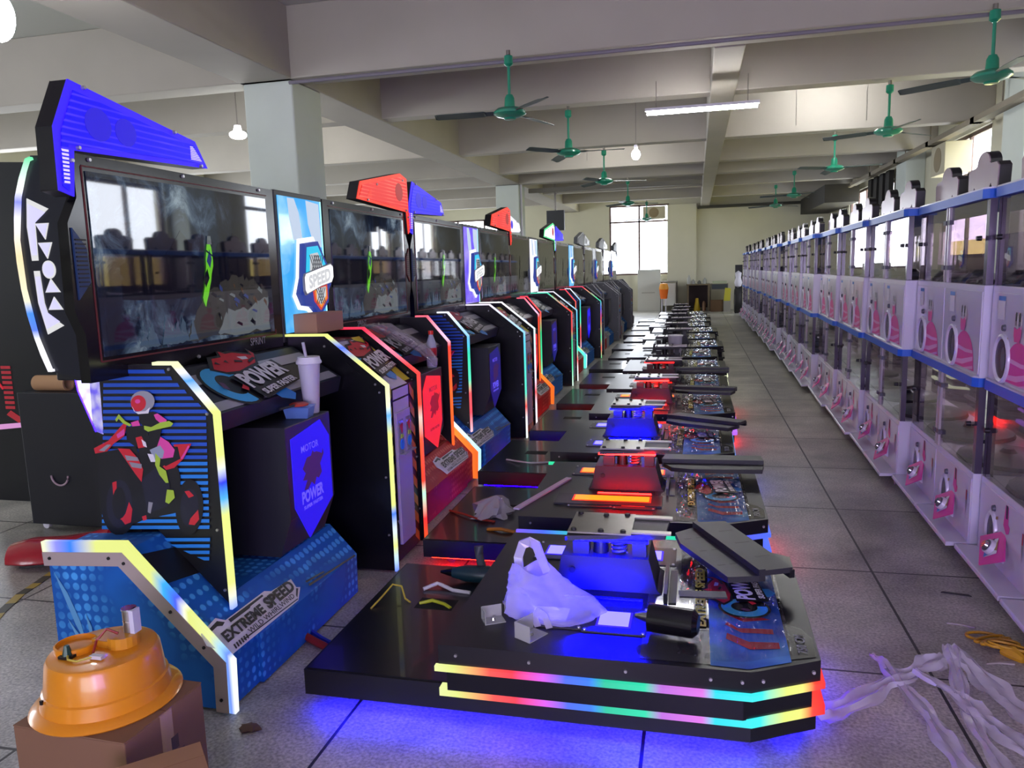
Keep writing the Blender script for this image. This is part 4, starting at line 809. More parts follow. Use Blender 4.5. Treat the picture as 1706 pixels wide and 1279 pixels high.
def dispenser(root, yc, z0, upper):
    """front of one vending column; y runs along the row, the face is x = 0 looking to -x"""
    m = MB(); h = .44 if upper else .37
    m.box(-.004, .02, yc-.31, yc+.31, z0+.012, z0+h-.03, gw2); p = m.build('front_panel', root, .003)
    Y = -YU; o = (-.0045, yc, z0)
    m = MB()
    if upper:
        dome = [(-.09, .02)]+[(.07+.165*cos(R(180-k*9)), .05+.155*sin(R(180-k*9))) for k in range(21)]+[(.25, .02)]
        L = [(dome, pink), ([(-.07, .13), (-.03, .128), (.1, .118), (.212, .12), (.218, .105), (.1, .1), (-.078, .112)], pinkl), ([(-.085, .05), (.05, .06), (.225, .09), (.228, .07), (.06, .035), (-.085, .03)], pinkl), ([(.08, .02), (.232, .045), (.236, .03), (.15, .02)], pinkl),
             ([(-.0, .27), (.03, .26), (.09, .28), (.085, .23), (.07, .205), (.01, .205), (.0, .23)], pink)]
        m.art(o, Y, ZU, L, .0006)
        for k in range(4):
            u0 = .008+k*.022; v0 = .275-.012*(k % 2); q = black if k % 2 == 0 else white
            m.art((-.007, yc, z0), Y, ZU, [([(u0, v0), (u0+.006, v0), (u0+.007, v0+.02), (u0+.014, v0+.02), (u0+.013, v0), (u0+.019, v0), (u0+.018, v0+.055), (u0+.01, v0+.06), (u0+.002, v0+.05)], q)], .0006)
        m.art(o, Y, ZU, [([(-.22, .375), (-.13, .375), (-.13, .395), (-.22, .395)], stick), ([(-.22, .29), (-.13, .29), (-.13, .373), (-.22, .373)], stickw), ([(-.1, .2), (-.07, .2), (-.07, .215), (-.1, .215)], gold)], .0006)
    else:
        m.art(o, Y, ZU, [([(.04, .33), (.075, .325), (.08, .25), (.1, .24), (.09, .21), (.06, .2), (.02, .23), (.03, .28)], pink), ([(.045, .33), (.07, .33), (.07, .27), (.05, .27)], black),
                         ([(.245, .27), (.265, .27), (.265, .2), (.255, .14), (.245, .2)], greyp), ([(.25, .27), (.262, .27), (.262, .22), (.25, .22)], redp), ([(-.07, .225), (-.04, .235), (-.04, .25), (-.07, .24)], gold)], .0006)
    m.build('printed_decal', p)
    # oval chute with raised rim
    cy, cz = (yc+.13, z0+.115) if upper else (yc+.12, z0+.15)
    ry, rz = (.088, .10) if upper else (.062, .09)
    m = MB(); N = 24; rings = []
    for (k, x) in ((1.14, -.004), (1.11, -.014), (1.02, -.018), (.93, -.014), (.88, -.004)):
        rings.append([(x, cy+ry*k*cos(2*pi*q/N), cz+rz*k*sin(2*pi*q/N)) for q in range(N)])
    m.loft(rings, gw if upper else gw2, True, False); rm = m.build('chute_rim', p)
    m = MB(); m.prism([(cy+ry*.9*cos(2*pi*q/N), cz+rz*.9*sin(2*pi*q/N)) for q in range(N)], 'x', -.0085, -.005, hole_); m.prism([(cy+ry*.3*cos(2*pi*q/N)-.02, cz+rz*.55*sin(2*pi*q/N)) for q in range(N)], 'x', -.0095, -.0085, seam); m.build('chute_opening', rm)
    m = MB(); y, z = (yc+.12, z0+.255) if upper else (yc+.1, z0+.27); m.cyl((-.004, y, z), (-.016, y, z), .016, .013, seam, 12); m.build('lock', p)
    if not upper:
        y, z = yc-.02, z0+.12
        # diamond card sloping outwards under the coin knob
        vd = Vector((.5, 0, .866)); o = Vector((-.045, y, z)); r = .16; n = Vector((-.866, 0, .5))
        m = MB(); P = [o-Y*r, o+vd*r*.6, o+Y*r, o-vd*r*.6]
        m.loft([[tuple(p) for p in P], [tuple(p-n*.006) for p in P]], pink, False)
        m.prism([(-.004, z-.06), (-.06, z-.02), (.0, z+.04)], 'y', y-.03, y+.03, gw2)
        m.art(o+n*.001, Y, vd, [([(-.07, .0), (.0, .055), (.07, .0), (.0, -.055)], stickw), ([(-.07, .0), (-.02, .045), (-.01, -.04)], seam), ([(.01, .05), (.06, .01), (.03, .0)], gold), ([(-.04, -.02), (.0, -.055), (.02, -.03)], stick)], .0008); kp = m.build('knob_plate', p)
        m = MB(); c0 = o+n*.003; m.cyl(c0, c0+n*.02, .036, .032, gw, 20); m.cyl(c0+n*.02, c0+n*.024, .027, .027, seam, 18); m.cyl(c0+n*.024, c0+n*.036, .02, .017, chrome, 16); m.build('coin_knob', kp)
def capsule_machine():
    root = thing('capsule_machine', '', 'vending machine', (0, 0, 0), 'capsule machines down the right side')
    g = .008; a, b_ = g, GW-g
    m = MB(); m.box(0, .5, a, b_, .085, .455, gw); m.build('lower_body', root, .004)
    m = MB(); m.box(0, .5, a, b_, .93, 1.37, gw); m.build('upper_body', root, .004)
    for z in (.882, 1.772):
        m = MB(); P = [(-.022, a+.03), (.0, a), (.5, a), (.5, b_), (.0, b_), (-.022, b_-.03)]
        m.prism(P, 'z', z, z+.044, railb); m.prism([(x+.004, y) for x, y in P], 'z', z+.044, z+.052, gw); m.build('rail', root)
    for z0, z1 in ((.455, .882), (1.37, 1.772)):
        nm = 'upper' if z0 > 1 else 'lower'
        for k in (0, 1):
            m = MB(); y0 = a+.045+k*.62; m.poly([(.004, y0, z0), (.004, y0+.595, z0), (.004, y0+.595, z1), (.004, y0, z1)], acr)
            d = m.build('acrylic_door', root, keep=True)
            m = MB(); m.box(-.008, .004, y0+(.575 if k == 0 else .0), y0+(.595 if k == 0 else .02), z0, z1, M('rod_clear', '#b8b0b8', .2, alpha=.75)); m.build('door_edge', d)
            for z in (z0+.08, z1-.08):
                m = MB(); m.box(-.014, .006, y0+(.0 if k else .545), y0+(.05 if k else .595), z-.012, z+.012, seam); m.build('hinge', d)
            m = MB(); yk = y0+(.56 if k else .04); m.cyl((.0, yk, (z0+z1)/2+.02), (-.022, yk, (z0+z1)/2+.02), .013, .011, black, 10); m.build('door_lock', d)
        for y in (a+.02, b_-.02):
            m = MB(); m.box(.004, .035, y-.022, y+.022, z0, z1, acrp); m.build('corner_post', root)
        m = MB(); m.poly([(.49, a, z0), (.49, b_, z0), (.49, b_, z1), (.49, a, z1)], acr); m.build('back_pane', root, keep=True)
        m = MB(); m.box(.24, .25, GW/2-.004+.0, GW/2+.004, z0, z1, M('rod_clear', '#b8b0b8')); m.build('divider', root)
        for k in (0, 1):
            c = GW*(.25+.5*k); m = MB(); m.lathe([(.29, .0), (.28, .02), (.12, .035), (.05, .04), (.03, .06), (.0, .06)], (.25, c, z0+.001), capsd, 20, .8, 1.0); m.build('dispensing_wheel', root)
    for k in (0, 1):
        c = GW*(.25+.5*k)
        dispenser(root, c, .93, True); dispenser(root, c, .085, False)
        m = MB(); m.prism([(-.002, .1), (-.10, .1), (-.104, .092), (-.104, .078), (-.002, .085)], 'y', c-.315, c+.315, gw); m.build('foot_ledge', root, .002)
        # cut-out crown sign on the roof
        pts = [(-.13, 0), (-.135, .1), (-.115, .12), (-.07, .122)]+[(.0+.055*cos(R(180-q*15)), .13+.055*sin(R(180-q*15))) for q in range(13)]+[(.07, .122), (.115, .12), (.135, .1), (.13, 0), (.09, 0), (.075, .03), (.05, .0), (.0, -.0), (-.05, .0), (-.075, .03), (-.09, 0)]
        m = MB(); pts = [(y*1.75, z*1.05) for y, z in pts]; m.prism([(c+y, 1.825+z) for y, z in pts], 'x', .06, .11, black); cw = m.build('crown_sign', root)
        m = MB(); m.prism([(c+y*.985, 1.826+z*.985) for y, z in pts], 'x', .0598, .055, crownf); m.build('crown_face', cw)
    for y in (.1, .62, 1.2):
        for x in (.02, .42):
            m = MB(); m.cyl((x-.012, y, .032), (x+.012, y, .032), .032, .032, M('caster_grey', '#8a8a90', .4), 14); m.box(x-.02, x+.02, y-.02, y+.02, .055, .086, steel); m.build('caster', root)
    return root
cap0 = capsule_machine(); caps = []
for k in range(17):
    o = cap0 if k == 0 else copy_tree(cap0)
    o.location = (1.315+.012*((k*7) % 3-1), 1.42+k*GW, 0); o.rotation_euler.z = R(-2.0); caps.append(o)
for k, o in enumerate(caps):
    o['label'] = ('nearest white capsule machine, only its foot ledge and corner in the picture' if k == 0 else 'two-tier white and pink capsule machine, %s of the blue-railed row counted from the camera' % ORD[k]) if k < 16 else 'farthest white capsule machine, at the end of the blue-railed row by the tyre'

# ------------------------------------------------------------------ ceiling fans and lamps
fang = M('fan_green', '#1f8a6a', .3, coat=.4); fanb = M('fan_blade', '#3a4a48', .4)
def fan():
    root = thing('ceiling_fan', '', 'fan', (0, 0, 3.5), 'ceiling fans')
    m = MB(); m.cyl((0, 0, 3.5), (0, 0, 3.46), .02, .02, steel, 10); m.lathe([(.015, 3.46), (.04, 3.45), (.042, 3.38), (.02, 3.36)], (0, 0, 0), fang, 16); m.build('hanger', root)
    m = MB(); m.cyl((0, 0, 3.38), (0, 0, 3.06), .014, .014, fang, 10); m.build('down_rod', root)
    m = MB(); m.lathe([(.03, 3.11), (.045, 3.08), (.05, 3.0), (.12, 2.985), (.15, 2.96), (.15, 2.94), (.12, 2.92), (.06, 2.905), (.05, 2.89), (.0, 2.888)], (0, 0, 0), fang, 28); m.build('motor', root)
    for k in range(3):
        a = R(20+120*k); m = MB(); u = Vector((cos(a), sin(a), 0)); v = Vector((-sin(a), cos(a), 0)); P = []
        for r, w_ in ((.13, .02), (.22, .025), (.24, .055), (.45, .065), (.68, .055), (.7, .03)):
            P.append((r, w_))
        top = [u*r+v*w_+ZU*(2.955+.012-r*.02) for r, w_ in P]; bot = [u*r-v*w_+ZU*(2.955-.012-r*.02) for r, w_ in P]
        rings = [[tuple(t_), tuple(b_), tuple(b_-ZU*.004), tuple(t_-ZU*.004)] for t_, b_ in zip(top, bot)]
        m.loft(rings, fanb, False); m.build('blade', root)
    return root
f0 = fan()
FANS = [(-1.68, 7.15, 48, 'green ceiling fan nearest the left pillar, with blades lit blue'), (-1.55, 9.75, 95, 'green ceiling fan hanging left of the fluorescent tube, on the second beam'), (-1.5, 13.15, 110, 'small green ceiling fan above the lit machine row, beside the round bulb'), (-1.5, 17.8, 0, 'ceiling fan in front of the bright far window, nearer one'), (-1.45, 23.85, 20, 'ceiling fan at the far window, the smallest one'),
        (2.32, 7.2, 10, 'green ceiling fan at the top right above the nearest capsule machines'), (2.12, 9.75, 20, 'green ceiling fan above the side window'), (2.1, 13.15, 75, 'green ceiling fan in the middle of the right bay, bright teal'), (2.05, 17.8, 40, 'tiny green ceiling fan before the dark far conduit, nearer of the two'), (1.95, 20.7, 15, 'tiny green ceiling fan before the dark far conduit, farther of the two')]
for i, (x, y, a, l) in enumerate(FANS):
    o = f0 if i == 0 else copy_tree(f0)
    o.location = (x, y, 3.5); o.rotation_euler.z = R(a); o['label'] = l
tube_em = EM('lamp_tube_glow', '#ffffff', 110)
def tube_lamp(x, y, z, L, label):
    r = thing('tube_lamp', label, 'lamp', (x, y, z))
    m = MB(); m.box(x-L/2, x+L/2, y-.03, y+.03, z+.02, z+.05, offw); m.build('housing', r)
    m = MB(); m.tube([(x-L/2+.02, y, z), (x+L/2-.02, y, z)], .022, tube_em, 10); m.build('tube', r)
    for s_ in (-1, 1):
        m = MB(); m.cyl((x+s_*L*.4, y, z+.05), (x+s_*L*.4, y, 3.5 if L > 1.1 else 4.2), .006, .006, steel, 6); m.build('rod', r)
    return r
tube_lamp(.05, 8.83, 3.17, 1.2, 'white fluorescent tube lamp hanging at the middle of the ceiling')
def bulb(x, y, z, r_, label, flat=1):
    r = thing('ceiling_lamp', label, 'lamp', (x, y, z))
    m = MB(); m.cyl((x, y, z+r_*flat*.9), (x, y, z+r_*flat+.06), r_*.5, r_*.4, offw, 12); m.cyl((x, y, z+r_*flat+.06), (x, y, 4.2), .006, .006, steel, 6); m.build('holder', r)
    m = MB(); m.lathe([(0, -r_*flat)]+[(r_*cos(R(-80+k*16)), r_*flat*sin(R(-80+k*16))) for k in range(11)]+[(0, r_*flat)], (x, y, z), tube_em, 18); m.build('shade', r)
bulb(-.82, 11.1, 3.06, .06, 'small round white bulb hanging from the ceiling in the middle bay', 1.2)
bulb(-5.3, 8.4, 3.2, .1, 'flat round white lamp beside the left pillar', .5)
bulb(-4.02, 3.95, 3.08, .09, 'bright lamp at the top left corner of the picture', 1.6)

# ------------------------------------------------------------------ loose things on and around the machines
def bm_box(name, size, mat, bevel=.003, parent=None):
    m = MB(); x, y, z = size; m.box(-x/2, x/2, -y/2, y/2, 0, z, mat); return m.build(name, parent, bevel)
def place(o, loc, rz=0, rx=0, ry=0):
    o.location = loc; o.rotation_euler = (R(rx), R(ry), R(rz)); return o
def carton(loc, rz, size, label, mat, flaps=True):
    r = thing('cardboard_box', label, 'box', (0, 0, 0))
    x, y, z = size
    m = MB(); m.box(-x/2, x/2, -y/2, y/2, 0, z, mat); m.box(-x/2-.0005, x/2+.0005, -.025, .025, z*.2, z+.0006, M('packing_tape', '#a88a60', .25)); m.build('body', r, .003)
    if flaps:
        m = MB(); m.box(-x/2, x/2, -y/2, -.001, z+.0008, z+.004, mat); m.build('flap', r)
        m = MB(); m.box(-x/2, x/2, .001, y/2, z+.0008, z+.004, mat); m.build('flap', r)
    r.location = loc; r.rotation_euler = (0, 0, R(rz)); return r
c1 = carton((-1.585, 1.66, 0), -2, (.36, .30, .335), 'large cardboard box under the upturned orange tub', card2)
m = MB()
for k, (q, w_) in enumerate(((-.02, .03), (.02, .03), (.05, .02))): m.box(.1805, .181, q-.01, q+w_-.012, .16+.05*(k % 2), .20+.05*(k % 2), M('carton_print', '#4a3a2c', .7))
o = m.build('carton_print', None); o.parent = c1
carton((-1.268, 1.425, 0), 44, (.24, .13, .33), 'cardboard box flap at the bottom edge, in front of the tub box', card)
# upturned tub with motor
tubm = M('tub_orange', '#d88a14', .3, noise=(3, .06), coat=.3, sub=.1)
r = thing('orange_tub', 'upturned orange plastic tub with a small motor and wires on top', 'tub', (0, 0, 0))
m = MB(); m.lathe([(.205, 0), (.208, .004), (.20, .012), (.178, .02), (.172, .05), (.171, .056), (.165, .06), (.155, .135), (.148, .146), (.138, .149), (.0, .150)], (0, 0, 0), tubm, 48); m.build('shell', r)
m = MB(); m.lathe([(.06, .148), (.06, .166), (.055, .168), (.053, .155), (.0, .154)], (-.075, -.02, 0), tubm, 20); m.build('top_recess', r)
m = MB(); m.prism(ngon(.05, .03, .045, 18)+[], 'z', .15, .182, M('gearbox_amber', '#c88a20', .35)); m.prism([(-.04, .0), (.05, -.01), (.05, .07), (-.03, .045)], 'z', .15, .170, MATS['gearbox_amber']); g = m.build('gearbox', r, .003)
m = MB(); m.cyl((.06, .05, .18), (.06, .05, .245), .02, .02, steel, 18); m.cyl((.06, .05, .213), (.06, .05, .217), .0208, .0208, chrome, 18); m.box(.075, .09, .03, .06, .182, .25, M('bracket_pale', '#c8ccd8', .3)); m.cyl((.06, .05, .245), (.06, .05, .25), .022, .022, chrome, 18); m.build('motor', g)
m = MB(); m.box(-.075, -.035, -.09, -.06, .15, .158, black); m.tube([(-.055, -.075, .158), (-.055, -.075, .185)], [.014, .007], M('switch_green', '#143c30', .3), 8); m.build('microswitch', r)
wy = M('wire_yellow', '#b8a83a', .5); wr_ = M('wire_red', '#8c2418', .5); wk = M('wire_black', '#141414', .5); ww = M('wire_white', '#c8c8c8', .5); wb = M('wire_blue', '#1c30a8', .5)
m = MB(); m.tube([(-.05, -.08, .16), (-.03, -.1, .158), (.0, -.1, .156), (.03, -.07, .158)], .003, wy, 6); m.build('wire', r)
m = MB(); m.tube([(.01, -.05, .156), (.0, -.02, .18), (.02, .0, .205), (.05, .01, .19)], .004, wr_, 6); m.build('wire', r)
m = MB(); m.box(.02, .06, -.075, -.06, .152, .162, ww); m.build('plug', r)
m = MB(); m.box(-.09, -.082, -.1545, -.148, .05, .062, black); m.build('latch_slot', r)
r.location = (-1.615, 1.685, .340); r.scale = (.94, .94, 1)
# small cardboard box on the coin column
bm = bm_box('cardboard_box', (.13, .30, .10), M('carton_pinkish', '#9c7460', .8, noise=(4, .1))); place(bm, (-1.93, 3.68, 1.217)); tag(bm, 'small cardboard box on top of the coin column, before the cyan sign', 'box')
# drink cup and container
r = thing('drink_cup', 'white paper cup with lid and straw on the blue-poster speaker box', 'cup', (0, 0, 0))
m = MB(); m.lathe([(.0, 0), (.030, 0), (.032, .004), (.048, .225), (.0, .226)], (0, 0, 0), M('cup_paper', '#b8b8c4', .5), 28); m.build('body', r)
m = MB(); m.lathe([(.052, .218), (.056, .222), (.055, .230), (.050, .238), (.048, .250), (.0, .251)], (0, 0, 0), M('cup_lid', '#d4d4dc', .35), 28); m.build('lid', r)
m = MB(); m.tube([(.0, -.02, .245), (-.005, -.03, .315)], .007, M('straw_clear', '#c0c0cc', .3, alpha=.7), 8); m.build('straw', r)
r.location = (-1.655, 3.035, .906)
r = thing('food_container', 'clear blue-tinted plastic food container on the blue-poster speaker box', 'container', (0, 0, 0))
cm = M('container_plastic', '#6a90d8', .2, alpha=.55)
m = MB(); m.loft([[(x*a_, y*a_, z) for x, y in ((-.055, -.045), (.055, -.045), (.055, .045), (-.055, .045))] for a_, z in ((.85, 0), (1, .045), (1.1, .047), (1.08, .049))], cm, False, False); m.poly([(-.047, -.038, .001), (.047, -.038, .001), (.047, .038, .001), (-.047, .038, .001)], cm); m.build('tray', r)
r.location = (-1.655, 2.925, .9065); r.rotation_euler.z = R(10)
r = thing('red_scoop', 'round red scoop with thin dark handle resting on the food container', 'scoop', (0, 0, 0))
m = MB(); m.lathe([(.0, 0), (.04, 0), (.042, .006), (.03, .012), (.0, .013)], (0, 0, 0), M('lid_red', '#b84030', .4), 20); m.build('disc', r)
m = MB(); m.tube([(.0, -.035, .006), (-.02, -.12, .004)], .005, dgrey, 8); m.build('handle', r)
r.location = (-1.655, 2.925, .958)
# water bottle on the red speaker box
r = thing('water_bottle', 'clear water bottle with red cap and red label on the red-poster speaker box', 'bottle', (0, 0, 0))
bp_ = M('bottle_plastic', '#c8d0e0', .1, alpha=.55)
m = MB(); m.lathe([(.0, 0), (.03, 0), (.033, .01), (.031, .07), (.033, .08), (.033, .13), (.03, .16), (.016, .20), (.013, .215), (.0, .216)], (0, 0, 0), bp_, 24); m.build('body', r)
m = MB(); m.lathe([(.0335, .075), (.0338, .078), (.0338, .125), (.0335, .128)], (0, 0, 0), M('label_red', '#b82430', .4), 24); m.lathe([(.0332, .012), (.0336, .014), (.0332, .06), (.033, .062)], (0, 0, 0), M('label_pale', '#c8c4dc', .4), 24); m.build('label', r)
m = MB(); m.lathe([(.0, .212), (.016, .212), (.0165, .236), (.0, .238)], (0, 0, 0), M('cap_red', '#d82a20', .35), 18); m.build('cap', r)
r.location = (-1.64, 4.60, .906)
# clear wrap draped over the red shelf
def crumple(name, rings, mat, seed, amp, n=26):
    random.seed(seed); m = MB(); R_ = []
    for (cx, cy, cz, rx, ry) in rings:
        ph = random.random()*6; rr = []
        for k in range(n):
            a = 2*pi*k/n; w_ = 1+amp*(.5*sin(3*a+ph)+.4*sin(7*a+2*ph)+.5*(random.random()-.5))
            rr.append((cx+rx*w_*cos(a), cy+ry*w_*sin(a), cz+amp*.15*rx*(random.random()-.5)))
        R_.append(rr)
    m.loft(R_, mat, True, True); return m.build(name)
wrapm = M('clear_film', '#b0a8a8', .12, alpha=.45)
o = crumple('plastic_wrap', [(-1.90, 4.18, 1.20, .05, .05), (-1.85, 4.22, 1.215, .07, .09), (-1.78, 4.32, 1.155, .065, .10), (-1.72, 4.40, 1.10, .055, .085), (-1.66, 4.46, 1.05, .045, .06), (-1.60, 4.50, .975, .03, .04), (-1.585, 4.51, .93, .01, .012)], wrapm, 3, .3)
tag(o, 'crumpled clear plastic wrap draped over the red cabinet shelf by the pink light', 'plastic wrap')
o = crumple('plastic_bag', [(-1.10, 3.97, .16, .09, .10), (-1.10, 3.97, .18, .10, .12), (-1.10, 3.99, .22, .08, .09), (-1.08, 4.0, .25, .035, .04), (-1.08, 4.0, .26, .006, .006)], M('clear_bag', '#c0bcc4', .1, alpha=.55), 9, .5)
tag(o, 'small crumpled clear bag on the base board by the second platform', 'plastic bag')
# violet-lit carrier bag on the nearest deck
bagm = bpy.data.materials.new('carrier_bag'); bagm.use_nodes = True; t = bagm.node_tree; t.nodes.clear()
oo = nd(t, 'ShaderNodeOutputMaterial'); d1 = nd(t, 'ShaderNodeBsdfDiffuse'); d2 = nd(t, 'ShaderNodeBsdfTranslucent'); d3 = nd(t, 'ShaderNodeBsdfTransparent'); gl = nd(t, 'ShaderNodeBsdfGlossy'); gl.inputs['Roughness'].default_value = .2
for d in (d1, d2): d.inputs[0].default_value = (.82, .8, .85, 1)
x1 = nd(t, 'ShaderNodeMixShader'); x2 = nd(t, 'ShaderNodeMixShader'); x3 = nd(t, 'ShaderNodeMixShader'); x1.inputs[0].default_value = .6; x2.inputs[0].default_value = .25; x3.inputs[0].default_value = .08
t.links.new(d1.outputs[0], x1.inputs[1]); t.links.new(d2.outputs[0], x1.inputs[2]); t.links.new(x1.outputs[0], x2.inputs[1]); t.links.new(d3.outputs[0], x2.inputs[2]); t.links.new(x2.outputs[0], x3.inputs[1]); t.links.new(gl.outputs[0], x3.inputs[2]); t.links.new(x3.outputs[0], oo.inputs[0])
r = thing('carrier_bag', 'white plastic carrier bag glowing violet on the nearest platform', 'plastic bag', (0, 0, 0))
random.seed(5); m = MB(); n = 40; rings = []
for i, (cx, cy, cz, rx, ry) in enumerate([(-.475, 2.45, .325, .15, .09), (-.475, 2.45, .342, .17, .105), (-.49, 2.455, .37, .15, .095), (-.52, 2.465, .405, .115, .08), (-.545, 2.48, .435, .09, .06), (-.56, 2.50, .47, .065, .045)]):
    ph = i*.35; rings.append([(cx+rx*(1+.07*sin(5*(2*pi*k/n)+ph)+.05*sin(9*(2*pi*k/n)-ph)+.03*random.random())*cos(2*pi*k/n), cy+ry*(1+.08*sin(4*(2*pi*k/n)+ph))*sin(2*pi*k/n), cz+(.02*sin(2*(2*pi*k/n)) if i > 1 else 0)) for k in range(n)])
fine = []
for i in range(len(rings)-1):
    for q in range(4):
        fine.append([tuple(Vector(a_).lerp(Vector(b_), q/4)+Vector((random.uniform(-1, 1), random.uniform(-1, 1), random.uniform(-.6, .6)))*(.0045 if i+q else 0)) for a_, b_ in zip(rings[i], rings[i+1])])
fine.append(rings[-1]); m.loft(fine, bagm, True, False); m.build('body', r)
m = MB(); m.bar([(-.60, 2.50, .455), (-.605, 2.51, .50), (-.59, 2.515, .545), (-.565, 2.52, .555), (-.54, 2.515, .545), (-.522, 2.51, .50), (-.50, 2.50, .455)], .03, .012, bagm, (0, 1, 0)); m.build('handle', r)
m = MB(); m.bar([(-.505, 2.345, .327), (-.515, 2.342, .36), (-.50, 2.34, .385), (-.48, 2.34, .37), (-.465, 2.34, .327)], .022, .006, bagm, (0, 1, 0)); m.build('handle', r)
# acrylic brackets, motor, bar on the nearest deck
acl = M('bracket_clear', '#c4c8c0', .08, alpha=.5)
def abr(loc, rz, s_, label):
    m = MB(); m.box(-.04*s_, .04*s_, -.03*s_, .03*s_, 0, .003, acl); m.box(-.04*s_, .04*s_, .027*s_, .03*s_, .003, .05*s_, acl); m.box(-.04*s_, -.037*s_, -.03*s_, .027*s_, .003, .05*s_, acl); m.cyl((0, 0, .003), (0, 0, .012), .008, .006, chrome, 8)
    return tag(place(m.build('acrylic_bracket', None), loc, rz), label, 'bracket', 'clear brackets on the nearest deck')
abr((-.665, 2.37, .3225), 30, .9, 'clear acrylic bracket lit blue, leftmost of the little heap by the carrier bag')
abr((-.60, 2.44, .3225), -20, .85, 'clear acrylic bracket, rear one of the little heap by the carrier bag')
abr((-.515, 2.285, .3225), 60, 1.1, 'large clear acrylic bracket in front of the carrier bag')
r = thing('electric_motor', 'black cylindrical motor lying on the nearest platform beside the lit window', 'motor', (0, 0, 0))
m = MB(); m.cyl((-.14, 2.365, .380), (.0, 2.34, .380), .045, .045, blackg, 22); m.cyl((-.0, 2.34, .380), (.015, 2.337, .380), .045, .03, blackg, 22); m.build('body', r)
m = MB(); m.cyl((-.185, 2.373, .380), (-.14, 2.365, .380), .008, .02, chrome, 12); m.build('shaft', r)
m = MB(); m.box(-.02, .14, -.025, .025, 0, .006, dgrey); tag(place(m.build('flat_bar'), (-.03, 2.575, .372), 6, 0, 0), 'flat grey metal bar lying across the film on the nearest platform', 'metal bar')
m = MB(); m.box(-.31, .31, -.016, .016, 0, .008, M('bar_lilac', '#c0b4c8', .4)); tag(place(m.build('flat_bar'), (-.78, 3.87, .3235), 74), 'pale flat bar lying diagonally on the amber window platform', 'metal bar')
# drill
r = thing('power_drill', 'dark teal power drill lying on the base board of the nearest platform', 'drill', (0, 0, 0)); tl = M('drill_teal', '#123038', .4)
m = MB(); m.tube([(-1.035, 3.05, .195), (-.97, 3.05, .195), (-.87, 3.05, .195), (-.84, 3.05, .195)], [.022, .037, .039, .028], tl, 14); m.build('body', r)
m = MB(); m.tube([(-1.09, 3.05, .195), (-1.06, 3.05, .195), (-1.035, 3.05, .195)], [.006, .014, .02], blackg, 10); m.build('chuck', r)
m = MB(); m.tube([(-.9, 3.06, .21), (-.925, 3.1, .26), (-.93, 3.11, .30)], [.02, .019, .022], M('drill_grey', '#3a4044', .5), 10); m.build('handle', r)
# cables
def cable(name, path, rad, mat, label):
    m = MB(); m.tube(path, rad, mat, 7); return tag(m.build(name), label, 'cable')
cable('yellow_wire', [(-1.28, 2.72, .158), (-1.26, 2.80, .18), (-1.24, 2.86, .205), (-1.2, 2.86, .2), (-1.17, 2.82, .165), (-1.14, 2.80, .16)], .004, wy, 'thin yellow wire arching over the left edge of the nearest base board')
cable('yellow_wire', [(-1.10, 2.80, .158), (-1.05, 2.82, .166), (-.99, 2.80, .163), (-.96, 2.78, .158)], .007, M('wire_lime', '#a8b020', .5), 'bright yellow wire lying across the square hole of the nearest base board')
cable('white_connector_wire', [(-1.13, 2.93, .162), (-1.08, 2.97, .175), (-1.06, 2.965, .172), (-1.0, 2.94, .162), (-.92, 2.93, .16)], .008, ww, 'white taped wire on the nearest base board, before the drill')
cable('red_blue_cable', [(-1.62, 2.72, .03), (-1.52, 2.67, .022), (-1.44, 2.63, .02), (-1.36, 2.6, .02)], .016, wr_, 'thick red cable on the floor from the blue foot to the nearest base')
cable('blue_cable', [(-1.60, 2.755, .03), (-1.5, 2.70, .018), (-1.42, 2.66, .016), (-1.36, 2.64, .016)], .011, wb, 'blue cable on the floor beside the thick red cable')
cable('red_wire', [(-1.36, 4.0, .16), (-1.25, 3.92, .17), (-1.15, 3.86, .165), (-1.05, 3.84, .162)], .006, wr_, 'thin red wire on the base board of the amber window platform')
cable('orange_wire', [(-1.06, 3.72, .16), (-.98, 3.7, .172), (-.9, 3.69, .162)], .009, M('wire_orange', '#c07820', .5), 'orange wire bundle beside the edge of the amber window platform')
cable('pale_wire', [(-1.32, 5.2, .16), (-1.22, 5.12, .17), (-1.12, 5.1, .165), (-1.0, 5.15, .162)], .006, ww, 'thin pale wire on the base board of the third platform')
o = crumple('dry_leaf', [(-1.455, 2.09, .001, .03, .02), (-1.452, 2.09, .008, .035, .024), (-1.45, 2.095, .016, .02, .012), (-1.45, 2.095, .018, .004, .004)], M('leaf_brown', '#5a4434', .8), 4, .5, 14); tag(o, 'crumpled brown dry leaf on the floor before the blue foot', 'leaf')
# cup on the sixth deck
m = MB(); m.lathe([(.0, 0), (.062, 0), (.066, .004), (.088, .31), (.094, .318), (.09, .33), (.0, .33)], (0, 0, 0), M('cup_white', '#d2ced6', .5), 26); tag(place(m.build('tall_cup'), (-.245, 9.74, .325)), 'tall white cup standing on the sixth platform', 'cup')
